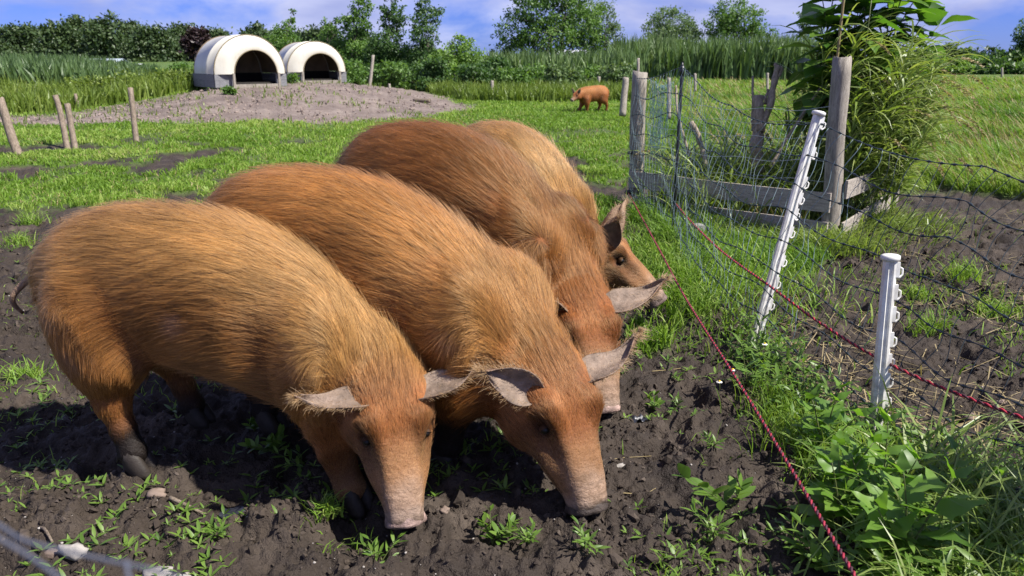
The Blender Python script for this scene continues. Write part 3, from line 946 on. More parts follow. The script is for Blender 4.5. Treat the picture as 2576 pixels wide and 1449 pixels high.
        dark = rg.random(hair_n) < .06 + .20 * ridge
        Ch = np.where(dark[:, None], Ch * np.array((.30, .26, .25)), Ch)
        Ch = np.clip(Ch, .004, .85)
        Rr = np.full(hair_n, .00044 * S) * rg.uniform(.7, 1.25, hair_n) * (1 - .25 * sstep(9, 12, sth))
        clump = (None, gi_, gt, stv)
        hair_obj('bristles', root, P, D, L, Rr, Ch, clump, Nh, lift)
        if EV:
            P2, D2, N2 = np.concatenate(EV), np.concatenate(EQ), np.concatenate(EN)
            L2, C2 = np.concatenate(EU), np.concatenate(EC)
            hair_obj('ear_fringe', root, P2, D2, L2, np.full(len(P2), .0006 * S), C2, None, N2, np.full(len(P2), .15), grav=.3)
    return root, C, T, Sd, Nn

GOLD = (.47, .262, .092); RUST = (.325, .146, .044); REDD = (.325, .130, .042); BRN = (.30, .125, .038); BUFF = (.56, .325, .12)
#        side kind:     ('h'/'f', side (-1 right,+1 left), forward shift, outward shift, lift, joint bend)
EARS_DEFAULT = [((-.30, 1.0, .25), (.9, .1, .4), .205, .072, 1.15, .10, .35)] * 2

HQ = HAIR_Q if 'HAIR_Q' in globals() else 1.0
PIGS = {}
G_ = 'ginger pigs in the paddock'
PIGS[1] = make_pig('golden pig nearest the camera, straw coloured hair, raised hind foot, pink snout on the soil', G_,
    GRAZE, (-1.60, 2.66), (-14, -42, -72, 6), 0.975,
    [('h', -1, .11, .05, .0, .03), ('h', 1, .17, .02, .10, .0), ('f', -1, .08, .0, .0, -.02), ('f', 1, -.12, .0, .0, 0)],
    [((-.20, 1.0, -.02), (-.38, .0, .92), .205, .064, .8, -.10, .35), ((-.24, 1.0, .10), (-.38, .0, .85), .235, .066, .8, .06, .42)],
    (GOLD, RUST, REDD), int(300000 * HQ), seed=1, snout=(-.325, 2.125), dip=.055, muddy_nose=.3, tail=1.9)
PIGS[2] = make_pig('large ginger pig in the middle, dark muddy snout tip digging in the soil', G_,
    GRAZE, (-1.17, 3.02), (-24, -44, -60, 6), 1.065,
    [('h', -1, .05, .02, 0, .05), ('h', 1, -.1, .02, 0, .05), ('f', -1, -.16, .0, .0, 0), ('f', 1, .05, .0, .0, 0)],
    [((-.50, .75, .15), (.75, .15, .6), .180, .066, 1.15, .05, .35), ((-.24, 1.0, .10), (-.38, .0, .85), .235, .066, .8, .06, .42)],
    ((.45, .220, .066), (.30, .120, .032), REDD), int(300000 * HQ), seed=2, muddy_nose=1.0, snout=(.235, 2.20), dip=.085)
PIGS[3] = make_pig('dark ginger pig third from the camera, face mostly hidden behind the middle pig', G_,
    GRAZE, (-.80, 3.90), (-34, -56, -72, 6), 1.165,
    [('h', -1, .05, .02, 0, .05), ('h', 1, -.1, .02, 0, .05), ('f', -1, .0, .0, .0, 0), ('f', 1, .12, .0, .0, 0)],
    [((-.55, .9, .1), (.9, .1, .3), .16, .062, 1.2, .0, .2), ((-.18, 1.0, .15), (-.05, .0, 1.0), .235, .066, .8, .05, .35)],
    ((.32, .138, .040), (.18, .070, .021), (.33, .125, .036)), int(230000 * HQ), seed=3, snout=(.36, 2.92), dip=.13, tail=1.7)
PIGS[4] = make_pig('pale buff pig farthest of the four, half hidden behind the dark ginger back', G_,
    GRAZE_FWD, (-.30, 4.62), (-33, -22, -12, 6), 1.11,
    [('h', -1, .05, .02, 0, .05), ('h', 1, -.1, .02, 0, .05), ('f', -1, .0, .0, .0, 0), ('f', 1, .12, .0, .0, 0)],
    [((.10, .42, .88), (.45, .9, .05), .215, .082, 1.0, .06, .25), ((.10, .42, .88), (.45, .9, .05), .21, .078, 1.0, .06, .25)],
    (BUFF, (.42, .20, .065), (.42, .20, .07)), int(150000 * HQ), seed=4, snout=(.76, 4.02), dip=.095, muddy_nose=.7)
PIGS[5] = make_pig('ginger pig walking alone in the far grass with its head up', G_,
    WALK, (2.48, 21.3), (200, 214, 226, 0), 0.73,
    [('h', -1, .12, .0, 0, .05), ('h', 1, -.12, .0, 0, .05), ('f', -1, .14, .0, .0, 0), ('f', 1, -.10, .0, .0, 0)],
    [((-.35, .6, .9), (.9, .2, .2), .19, .07, 1.1, .05, .1)] * 2,
    ((.50, .235, .07), (.42, .17, .05), (.42, .17, .055)), 6000, vox=.022, seed=5, muddy=.25, z0=float(base_z(np.array([2.3]), np.array([21.2]))[0]) - .005)
# ------------------------------------------------------------------ timber, huts, fence
def wood_mat(name, c1, c2, c3, along=(9, 9, 1.2)):
    t = NT(name)
    v = t.scale(t.obj(), along)
    n = t.noise(v, 6, 8, .62, .6)
    n2 = t.noise(t.scale(t.obj(), tuple(a * 5 for a in along)), 7, 5, .6)
    c = t.ramp(n, [(.28, c1), (.5, c2), (.74, c3)])
    c = t.mix(t.ramp(n2, [(.30, .75), (.45, 0.0)]), c, tuple(x * .32 for x in c1))
    c = t.mix(t.ramp(t.noise(t.obj(), 3.0, 5, .6), [(.56, 0.0), (.75, .4)]), c, (.10, .105, .06))
    return t.finish(c, .82, t.bump(t.math('ADD', n, n2), .6, .006), .15)
M_POST = wood_mat('weathered_post', (.15, .13, .11), (.27, .24, .20), (.40, .36, .31))
M_BROWN = wood_mat('brown_post', (.11, .085, .065), (.21, .165, .125), (.33, .27, .21))
M_BOARD_X = wood_mat('weathered_board', (.20, .175, .15), (.34, .30, .26), (.46, .41, .36), (2.0, 2.0, 14))
M_STICK = wood_mat('dead_wood', (.07, .055, .042), (.16, .125, .095), (.30, .25, .19), (10, 10, 2))

def ray_ground(px, py):
    lo, hi = .5, 400.0
    ds = np.concatenate([np.arange(1, 40, .05), np.arange(40, 300, .5)])
    pts = np.stack([PX(px, py, d) for d in ds])
    below = pts[:, 2] < base_z(pts[:, 0], pts[:, 1])
    return pts[int(np.argmax(below))], ds[int(np.argmax(below))]

def rough_post(P0, P1, r0, r1, seed, sides=12, n=12, knobby=.07, flat_top=True):
    rg = np.random.default_rng(seed)
    t = np.linspace(0, 1, n)[:, None]
    P = P0 * (1 - t) + P1 * t
    L = np.linalg.norm(P1 - P0)
    bow = np.stack([fbm(t[:, 0] * 1.6 + seed, t[:, 0] * 0 + 3.3, oct=2, seed=seed), fbm(t[:, 0] * 1.6, t[:, 0] * 0 + 7.7, oct=2, seed=seed + 1), np.zeros(n)], 1) * L * .018
    P = P + bow
    V, fs = tube_geo(P, (r0 + (r1 - r0) * t[:, 0]), sides)
    V = V.reshape(n, sides, 3)
    ctr = V.mean(1, keepdims=True)
    ang = np.arange(sides)
    k = 1 + knobby * np.stack([vnoise(ang * .9 + seed, np.full(sides, i * .35), seed=seed) for i in range(n)])
    V = ctr + (V - ctr) * k[..., None]
    V[-1, :, 2] += rg.uniform(-.012, .012, sides) * (r0 / .05)
    return V.reshape(-1, 3), fs

def post_px(name, label, bx, by, tx, ty, r, mat, group=None, seed=1, bury=.25, depth=None, dy=0.0, cat='fence post'):
    if depth is None: B, d = ray_ground(bx, by)
    else: d = depth; B = PX(bx, by, d)
    T = PX(tx, ty, d + dy)
    A = (T - B) / np.linalg.norm(T - B)
    V, fs = rough_post(B - A * bury, T, r * 1.06, r * .94, seed)
    o = thing(name, B, label, cat, group)
    mb = MB(); mb.add(V, fs); mb.build('shaft', mat, o)
    return o, B, T

G_P = 'old wooden posts standing in the paddock'
post_px('wooden_post', 'thick bent wooden post leaning left at the left edge of the grass', 46, 396, 0, 250, .062, M_BROWN, G_P, 1)
post_px('wooden_post', 'taller post of the close pair on the left, leaning left', 168, 368, 139, 240, .046, M_BROWN, G_P, 2)
post_px('wooden_post', 'shorter post of the close pair on the left, leaning left', 188, 377, 168, 261, .046, M_BROWN, G_P, 3)
post_px('wooden_post', 'nearly upright grey brown post standing alone in front of the sand mound', 344, 360, 330, 222, .046, M_BROWN, G_P, 4)
post_px('wooden_post', 'small far post at the left foot of the sand mound beside the weeds', 198, 276, 190, 237, .042, M_BROWN, G_P, 5)
post_px('wooden_post', 'tall thin post leaning right beside the smaller shelter', 929, 226, 939, 139, .055, M_POST, G_P, 6, depth=27.5)
post_px('wooden_post', 'short pale stump post right of the tall leaning post', 981, 228, 979, 211, .045, M_POST, G_P, 7, depth=27.5)
post_px('wooden_post', 'upright fence post in front of the dark shrubs', 1238, 246, 1238, 203, .055, M_POST, G_P, 8, depth=27.0)
post_px('wooden_post', 'small post in the weeds just behind the far walking pig', 1507, 220, 1507, 193, .055, M_POST, G_P, 9, depth=30.0)
post_px('wooden_post', 'far grey post in the meadow right of the black net stake', 1749, 212, 1749, 186, .05, M_POST, G_P, 10, depth=28.0)
post_px('wooden_post', 'far grey post in the meadow under the two round trees', 1931, 212, 1931, 184, .05, M_POST, G_P, 12, depth=30.0)
post_px('wooden_post', 'small grey post at the far hedge on the right', 2521, 194, 2521, 171, .07, M_POST, G_P, 13, depth=52.0)
post_px('wooden_post', 'thin crooked post in the right meadow left of the far hedge', 2278, 206, 2288, 172, .045, M_POST, G_P, 14, depth=36.0)

# --- pig shelters
def shelter_mat():
    t = NT('aged_white_plastic')
    P = t.obj()
    c = t.ramp(t.noise(P, 1.6, 5, .6), [(.3, (.50, .47, .39)), (.7, (.62, .60, .52))])
    c = t.mix(t.ramp(t.noise(t.scale(P, (3, 3, .7)), 4, 6, .65), [(.55, 0.0), (.78, .55)]), c, (.36, .34, .25))
    return t.finish(c, .42, None, .4)
M_HUT = shelter_mat()
M_HUT_EDGE = plain_mat('shelter_edge', (.20, .165, .10), .7)
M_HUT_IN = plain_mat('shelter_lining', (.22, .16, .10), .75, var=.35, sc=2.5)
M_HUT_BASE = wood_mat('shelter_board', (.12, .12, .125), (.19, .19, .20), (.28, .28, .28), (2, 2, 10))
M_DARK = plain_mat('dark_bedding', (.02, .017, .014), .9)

def shelter(label, c, ang, wd, ht, base, length):
    """half barrel of plastic on a board base, arched doorway in front"""
    n = np.array((math.sin(ang), -math.cos(ang), 0)); x = np.array((math.cos(ang), math.sin(ang), 0)); z = np.array((0, 0, 1.0))
    M = lambda X, Y, Z: c + np.multiply.outer(np.asarray(X, float), x) + np.multiply.outer(np.asarray(Y, float), -n) + np.multiply.outer(np.asarray(Z, float), z)
    o = thing('pig_shelter', c, label, 'pig shelter', 'white arched pig shelters on the mound')
    a = wd / 2
    K = 37
    th = np.linspace(0, np.pi, K)
    def arc(rx, rz, x0=0.0, z0=base, k=2.03):
        cx = np.sign(np.cos(th)) * np.abs(np.cos(th)) ** (2 / k) * rx + x0; cz = np.abs(np.sin(th)) ** (2 / k) * rz + z0
        return cx, cz
    def strips(rows):
        V = np.concatenate(rows); m = len(rows)
        i = np.arange(m - 1)[:, None] * K + np.arange(K - 1)[None, :]
        return V, [np.stack([i, i + 1, i + K + 1, i + K], -1).reshape(-1, 4)]
    cx, cz = arc(a, ht)
    rows = []
    for (yy, k) in ((.02, .985), (.05, 1.0), (length * .33, 1.0), (length * .335, 1.012), (length * .36, 1.012), (length * .365, 1.0), (length * .9, .99), (length, .95)):
        rows.append(M(cx * k, np.full(K, yy), (cz - base) * k + base))
    V, f = strips(rows); mesh_np('roof', V, f, M_HUT, o)
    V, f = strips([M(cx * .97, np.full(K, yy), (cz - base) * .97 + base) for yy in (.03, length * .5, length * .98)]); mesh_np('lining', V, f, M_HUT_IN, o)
    # front: bulging ring between the outer arch and the doorway arch
    ix, iz = arc(a * .60, ht * .615, a * .10, base, 2.0)
    rows = []
    for q in np.linspace(0, 1, 9):
        rows.append(M(cx * .985 * (1 - q) + ix * q, np.full(K, .02) - .16 * np.sin(q * np.pi * .62), cz * .99 * (1 - q) + iz * q))
    V, f = strips(rows); mesh_np('front_panel', V, [f[0][:, ::-1]], M_HUT, o)
    V, f = tube_geo(M(ix, np.full(K, .02) - .16 * math.sin(np.pi * .62), iz), .018, 6); mesh_np('doorway_rim', V, f, M_HUT_EDGE, o)
    V, f = tube_geo(M(cx * .99, np.full(K, .02), cz), .015, 6); mesh_np('arch_rim', V, f, M_HUT_EDGE, o)
    # back wall
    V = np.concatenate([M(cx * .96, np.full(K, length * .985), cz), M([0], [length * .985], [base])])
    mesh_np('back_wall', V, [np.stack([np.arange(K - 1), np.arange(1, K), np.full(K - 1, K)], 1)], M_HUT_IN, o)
    bx = np.stack([x, -n, z], 1)
    def plank(name, X, Y, Z, sx, sy, sz, m=M_HUT_BASE):
        V, f = box_geo(M(X, Y, Z), sx, sy, sz, bx); mesh_np(name, V, f, m, o, None, False)
    lw = ix.min()
    for side, e in ((-1, ix.min()), (1, ix.max())):
        mid = (side * a + e) / 2; half = abs(side * a - e) / 2
        plank('base_board', mid, .0, base * .74, half, .022, base * .24)
        plank('base_board', mid, .0, base * .24, half, .022, base * .25)
        plank('door_jamb', e + side * .035, -.14, base * .5, .035, .03, base * .56, M_POST)
        plank('side_board', side * (a - .01), length * .5, base * .74, .02, length * .47, base * .24)
        plank('side_board', side * (a - .01), length * .5, base * .24, .02, length * .47, base * .25)
    plank('threshold', a * .10, -.12, .03, a * .60, .03, .05, M_POST)
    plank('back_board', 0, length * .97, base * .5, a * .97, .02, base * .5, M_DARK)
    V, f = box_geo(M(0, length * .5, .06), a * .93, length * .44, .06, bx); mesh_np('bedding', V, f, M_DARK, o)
    return o

hz1 = PX(634, 215, 23.6); hz1[2] = float(base_z(hz1[0], hz1[1])) + .015
shelter('larger white arched pig shelter on top of the sand mound', hz1, R(41), 2.20, 1.10, .37, 1.7)
hz2 = PX(800, 212, 28.3); hz2[2] = float(base_z(hz2[0], hz2[1])) + .015
shelter('smaller white arched pig shelter behind, right of the larger one', hz2, R(33), 2.15, 1.03, .37, 1.7)

# --- square timber pen
LP, FP, RP, BP = [np.array(p) for p in ((1.19, 7.60, 0), (2.52, 6.19, 0), (3.70, 7.80, 0), (2.40, 9.20, 0))]
pen = thing('timber_pen', (2.4, 7.6, 0), 'weathered timber pen of posts and boards with tall grass growing inside', 'pen')
for q, (P, h, r) in enumerate(((LP, 1.25, .072), (FP, 1.38, .070), (RP, .45, .04))):
    V, f = rough_post(P + (0, 0, -.2), P + ((-.02, -.05, .0)[q], 0, h), r, r * .96, 20 + q, 14, 14)
    mb = MB(); mb.add(V, f); mb.build('post', M_POST, pen)
def board(P0, P1, z0, z1, hh, th, out, seed):
    th = .010
    d = P1 - P0; L = np.linalg.norm(d[:2]); d = d / L; n = np.array((d[1], -d[0], 0))
    k = 9; t = np.linspace(-.01, 1.01, k)
    V = []
    for i, a in enumerate(t):
        c = P0 + d * L * a + n * out + np.array((0, 0, z0 + (z1 - z0) * a + .006 * math.sin(a * 5 + seed)))
        for (sy, sz) in ((-1, -1), (1, -1), (1, 1), (-1, 1)):
            V.append(c + n * sy * th + np.array((0, 0, sz * hh * (1 + .03 * math.sin(7 * a + seed + sz)))))
    V = np.array(V); i = np.arange(k - 1)[:, None] * 4; j = np.arange(4)[None, :]; kk = (j + 1) % 4
    F = np.stack([i + j, i + kk, i + 4 + kk, i + 4 + j], -1).reshape(-1, 4)
    mesh_np('board', V, [F, np.array([[3, 2, 1, 0]]), np.array([[0, 1, 2, 3]]) + (k - 1) * 4], M_BOARD_X, pen, None, False)
board(LP, FP, .265, .300, .075, .015, .088, 1); board(LP, FP, .055, .075, .068, .015, .088, 2)
board(FP, RP, .40, .345, .070, .015, .090, 3); board(FP, RP, .07, .075, .075, .015, .094, 4)
M_WIRE = plain_mat('galvanised_wire', (.42, .45, .46), .35, .5, metal=.8)
for q, (z, r) in enumerate(((1.02, .0022), (.80, .0018), (.62, .0022), (.47, .0018), (.92, .0015))):
    t = np.linspace(0, 1, 24)[:, None]
    P = LP * (1 - t) + FP * t + np.array((-.055, -.06, 0)) + np.concatenate([0 * t, 0 * t, z - .05 * np.sin(t * np.pi) + .012 * np.sin(t * 21 + q)], 1)
    V, f = tube_geo(P, r, 5); mesh_np('wire', V, f, M_WIRE, pen)
M_BLACKP = plain_mat('black_plastic', (.016, .017, .019), .4, .5)
V, f = tube_geo(LP + np.array([(-.05, -.06, .15), (-.11, -.10, .15)]), .022, 10); mesh_np('insulator', V, f, M_BLACKP, pen)
V, f = tube_geo(LP + np.array([(-.06, -.05, .52), (-.10, -.08, .52)]), .016, 10); mesh_np('insulator', V, f, M_BLACKP, pen)

# pale stake and back post beyond the pen
post_px('wooden_stake', 'thin pale stake rising behind the rounded corner post of the pen', 1606, 300, 1607, 147, .018, M_POST, None, 31, depth=9.4, cat='stake')
post_px('wooden_post', 'leaning grey post wrapped in netting left of the pen corner', 1568, 262, 1574, 196, .07, M_POST, G_P, 32, depth=17.0)
post_px('wooden_post', 'thin far post with a cross rail behind the blue netting', 1683, 262, 1683, 196, .035, M_POST, G_P, 33, depth=13.5)

# --- blue netting bundle hung on the corner post
M_BLUE = plain_mat('blue_netting', (.10, .19, .27), .5)
bn = thing('blue_netting', LP + np.array((.15, -.10, 0)), 'faded blue netting bunched and hanging beside the rounded corner post', 'netting')
for q in range(34):
    a = rng.uniform(0, 1); z = np.linspace(1.20 - .06 * math.sin(a * 3), .34 + .25 * rng.random(), 18)
    wv = rng.uniform(0, 6)
    xs = .02 + .25 * a * (.55 + .45 * (z / 1.2)) + .012 * np.sin(z * 17 + wv)
    P = LP + np.stack([.07 + xs * .69, -.07 - xs * .73 + .012 * np.cos(z * 13 + wv), z], 1)
    V, f = tube_geo(P, .0013, 4); mesh_np('strand', V, f, M_BLUE, bn)
mb = MB()
for q in range(70):
    z = rng.uniform(.45, 1.18); a0 = rng.uniform(0, .6); a1 = a0 + rng.uniform(.15, .4)
    a = np.linspace(a0, a1, 6); xs = .02 + .25 * a * (.55 + .45 * z / 1.2)
    P = LP + np.stack([.07 + xs * .69, -.07 - xs * .73, z + .02 * np.sin(a * 9 + q)], 1)
    mb.add(*tube_geo(P, .0011, 4))
tag(mb.build('mesh_cords', M_BLUE, bn), kind='stuff')

# --- net stakes
def white_post(label, B, T, seed, clips):
    o = thing('net_post', B, label, 'fence post', 'white plastic net posts')
    A = T - B; L = np.linalg.norm(A); A = A / L
    X = np.cross(A, (0, -1, 0)); X /= np.linalg.norm(X); Y = np.cross(A, X)     # X to the right of the photographer, Y away or towards
    if X[0] < 0: X, Y = -X, np.cross(A, -X)
    tow = np.array((0, -1, 0)) if np.dot(Y, (0, -1, 0)) > 0 else None
    if tow is None: Y = -Y
    prof = np.array([(-.028, .0), (-.024, .012), (-.012, .017), (-.006, .011), (.006, .011), (.010, .018), (.020, .016), (.028, .006), (.029, -.006), (.010, -.010), (-.012, -.010), (-.027, -.006)])
    k = len(prof); ts = np.linspace(-.12, L - .02, 16)
    V = np.concatenate([B + A * t + prof[:, :1] * X * (1 - .12 * (t / L)) + prof[:, 1:] * Y for t in ts])
    i = np.arange(len(ts) - 1)[:, None] * k; j = np.arange(k)[None, :]; kk = (j + 1) % k
    mesh_np('shaft', V, [np.stack([i + j, i + kk, i + k + kk, i + k + j], -1).reshape(-1, 4), (len(ts) - 1) * k + np.arange(k)[None, :]], M_WHITEP, o, None, False)
    V, f = tube_geo([T - A * .022, T - A * .018, T - A * .004, T], [.027, .034, .034, .026], 18); mesh_np('cap', V, f, M_WHITEP, o)
    for t in clips:
        c = B + A * L * t + X * .024
        P = [c, c + X * .016 - A * .002, c + X * .025 + A * .010, c + X * .024 + A * .030, c + X * .014 + A * .036]
        V, f = tube_geo(P, [.0048, .0045, .0042, .004, .0032], 6); mesh_np('clip', V, f, M_WHITEP, o)
        V, f = box_geo(B + A * (L * t + .03) + X * .020 + Y * .012, .012, .004, .028, np.stack([X, Y, A], 1)); mesh_np('lug', V, f, M_WHITEP, o, None, False)
    return o
t_ = NT('white_plastic')
_c = t_.ramp(t_.noise(t_.obj(), 14, 5, .6), [(.32, (.55, .53, .48)), (.6, (.76, .755, .72))])
_z = t_.node('ShaderNodeSeparateXYZ', Vector=t_.pos()).outputs[2]
_d = t_.math('MULTIPLY', t_.ramp(_z, [(.0, 1.0), (.38, .12)]), t_.ramp(t_.noise(t_.obj(), 30, 6, .7), [(.40, 0.0), (.62, .85)]))
M_WHITEP = t_.finish(t_.mix(_d, _c, (.16, .12, .095)), .45, None, .4)
W1B, W1T = np.array((1.28, 3.93, .0)), np.array((1.54, 4.08, 1.13))
W2B, W2T = np.array((1.40, 2.79, .0)), np.array((1.385, 2.83, .70))
white_post('tall white plastic net post leaning to the right in front of the pen', W1B, W1T, 1, (.12, .22, .32, .45, .53, .60, .67, .80, .93))
white_post('short white plastic net post standing upright beside the red cord', W2B, W2T, 2, (.06, .16, .27, .38, .5, .64, .76, .88))
KB, KT = np.array((1.305, 6.33, -.1)), np.array((1.31, 6.36, 1.35))
ks = thing('net_stake', (1.305, 6.33, 0), 'thin black stake holding the net in front of the pen', 'fence stake')
V, f = tube_geo([KB, KB * .5 + KT * .5, KT - (0, 0, .03), KT], [.013, .013, .013, .004], 10); mesh_np('rod', V, f, M_BLACKP, ks)
V, f = tube_geo([KT - (0, 0, .10), KT - (0, 0, .03)], [.017, .017], 10); mesh_np('sleeve', V, f, M_BLACKP, ks)

# --- sheep netting
M_CORDK = plain_mat('dark_net_cord', (.022, .034, .042), .5, .4)
M_CORDT = plain_mat('pale_net_cord', (.17, .235, .25), .5, .4)
net = thing('electric_netting', (1.35, 3.9, 0), 'sagging dark electric netting with knots strung from the pen past the white posts', 'netting')
SB = np.array([(1.12, 7.42, .05), (1.27, 6.28, .04), (1.17, 5.1, .04), (1.235, 3.87, .03), (1.34, 2.74, .02), (1.56, 2.05, .03), (1.84, 1.3, .04)])
ST_ = np.array([(1.12, 7.46, 1.20), (1.30, 6.31, 1.31), (1.37, 5.1, 1.10), (1.545, 4.05, 1.07), (1.84, 3.10, .985), (2.05, 2.25, .975), (2.35, 1.3, 1.0)])
MM = 240
cb, ct = catmull(SB, MM), catmull(ST_, MM)
def net_pt(s, t):
    s = np.clip(s, 0, 1) * (MM - 1); i = np.minimum(s.astype(int), MM - 2); f = (s - i)[:, None]
    b = cb[i] * (1 - f) + cb[i + 1] * f; p = ct[i] * (1 - f) + ct[i + 1] * f
    t = np.asarray(t, float)[:, None]
    q = b * (1 - t) + p * t
    sag = .045 * np.sin(np.pi * np.clip((s / (MM - 1) * 6) % 1, 0, 1)) * (t[:, 0] > .02) * (.3 + .7 * t[:, 0])
    q[:, 2] -= sag
    belly = .06 * np.sin(np.pi * t[:, 0]) * (1 + .5 * np.sin(s / MM * 19))
    q[:, 0] -= belly * .6
    return q
nrow = 9; ncol = 92
rows_t = np.array([0, .10, .215, .335, .46, .59, .725, .86, 1.0])
cs = np.linspace(0, 1, ncol) ** 1.0
# even spacing in metres
seglen = np.concatenate([[0], np.cumsum(np.linalg.norm(np.diff((cb + ct) / 2, axis=0), axis=1))]); 
cs = np.interp(np.linspace(0, seglen[-1], ncol), seglen, np.linspace(0, 1, MM))
skew = lambda t, s: .018 * (t - .0) * sstep(.42, .62, s) + .006 * t
for r, t in enumerate(rows_t):
    ss = np.concatenate([np.linspace(a, b, 7)[:-1] for a, b in zip(cs[:-1], cs[1:])] + [[1.0]])
    P = net_pt(ss + skew(t, ss), np.full(len(ss), t) + .012 * np.sin(ss * 60 + r * 2) * (0 < r < nrow - 1))
    rad = np.full(len(ss), .0022); rad[::6] = .0066; rad[1::6] = .0033; rad[5::6] = .0033
    V, f = tube_geo(P, rad, 5); mesh_np('line_cord', V, f, M_CORDK, net)
for c in range(ncol):
    tt = np.linspace(0, 1, 44)
    k = tt * (nrow - 1)
    wob = .0022 * np.sin(np.interp(tt, rows_t, np.arange(nrow)) * np.pi * 2 * .5 + c * .5) + .0016 * np.sin(tt * 13 + c * 1.7)
    s = cs[c] + wob
    P = net_pt(s + skew(tt, s), tt)
    P[:, 0] += .010 * np.sin(tt * 23 + c)
    V, f = tube_geo(P, .0016, 4); mesh_np('upright_cord', V, f, M_CORDT if cs[c] < .56 else M_CORDK, net)

# --- twisted cords
M_RED = plain_mat('red_cord', (.36, .024, .045), .55, .3, .25, 60)
M_PLUM = plain_mat('dark_cord', (.055, .018, .028), .6, .3, .3, 60)
M_MAROON = plain_mat('maroon_cord', (.26, .022, .040), .6, .3, .3, 60)
def twisted(label, P, r, pitch, red=None):
    P = np.asarray(P, float)
    C = catmull(P, 400)
    L = np.concatenate([[0], np.cumsum(np.linalg.norm(np.diff(C, axis=0), axis=1))])
    n = int(L[-1] / pitch * 9)
    s = np.linspace(0, L[-1], n)
    C = np.stack([np.interp(s, L, C[:, q]) for q in range(3)], 1)
    T = np.gradient(C, axis=0); T /= np.linalg.norm(T, axis=1)[:, None]
    A = np.cross(T, (0, 0, 1.0)); A /= np.linalg.norm(A, axis=1)[:, None]; B = np.cross(T, A)
    o = thing('electric_rope', C[len(C) // 2], label, 'rope')
    for q, m in ((0, red or M_RED), (1, M_PLUM)):
        an = s / pitch * 2 * np.pi + q * np.pi
        H = C + (np.cos(an)[:, None] * A + np.sin(an)[:, None] * B) * r * .62
        V, f = tube_geo(H, r * .78, 5); mesh_np('strand', V, f, m, o)
    return o
twisted('red and black twisted cord running low from the pen corner down to the bottom edge', [(1.10, 7.50, .15), (1.07, 6.7, .135), (.99, 5.2, .145), (.915, 4.0, .17), (.84, 2.7, .235), (.755, 1.5, .30), (.70, .7, .33)], .0042, .036, M_MAROON)
twisted('bright red twisted cord tied across both white net posts', [(1.42, 6.95, .17), (1.41, 6.1, .14), (1.36, 5.0, .18), (1.315, 3.90, .27), (1.36, 3.3, .268), (1.43, 2.76, .285), (1.62, 2.36, .285), (1.95, 1.7, .33)], .0050, .052)

# --- grey block by the netting
bl = thing('concrete_block', GP(1752, 606), 'small grey block in the grass behind the net with a black insulator', 'block')
ang = R(24); Rz = np.array([(math.cos(ang), -math.sin(ang), 0), (math.sin(ang), math.cos(ang), 0), (0, 0, 1)])
V, f = box_geo(GP(1752, 606) + (0, 0, .055), .05, .05, .075, Rz); mesh_np('block', V, f, plain_mat('grey_block', (.22, .215, .20), .9, .1, .3, 20, .5), bl, None, False)
V, f = tube_geo(GP(1766, 600) + np.array([(0, -.05, .06), (.03, -.06, .10)]), .022, 10); mesh_np('insulator', V, f, M_BLACKP, bl)

# --- grey cords of a netting close to the lens, lower left
M_GREYC = plain_mat('grey_blue_cord', (.085, .092, .12), .8, .1)
fn = thing('wire_netting', PX(200, 1400, .75), 'blurred grey blue netting cords close to the lens at the lower left corner', 'netting')
for q, pts in enumerate(([(-120, 1235, .80), (0, 1305, .78), (70, 1345, .76), (240, 1385, .75), (420, 1425, .74), (560, 1475, .73)], [(-90, 1290, .72), (0, 1338, .71), (90, 1392, .70), (190, 1470, .69), (230, 1520, .69)], [(318, 1392, .74), (322, 1425, .73), (345, 1480, .72), (360, 1530, .72)])):
    P = catmull(np.array([PX(p[0], p[1] + 18, p[2] * .46) for p in pts]), 24)
    V, f = tube_geo(P, (.0010, .00095, .0010)[q], 7); mesh_np('cord', V, f, M_GREYC, fn)

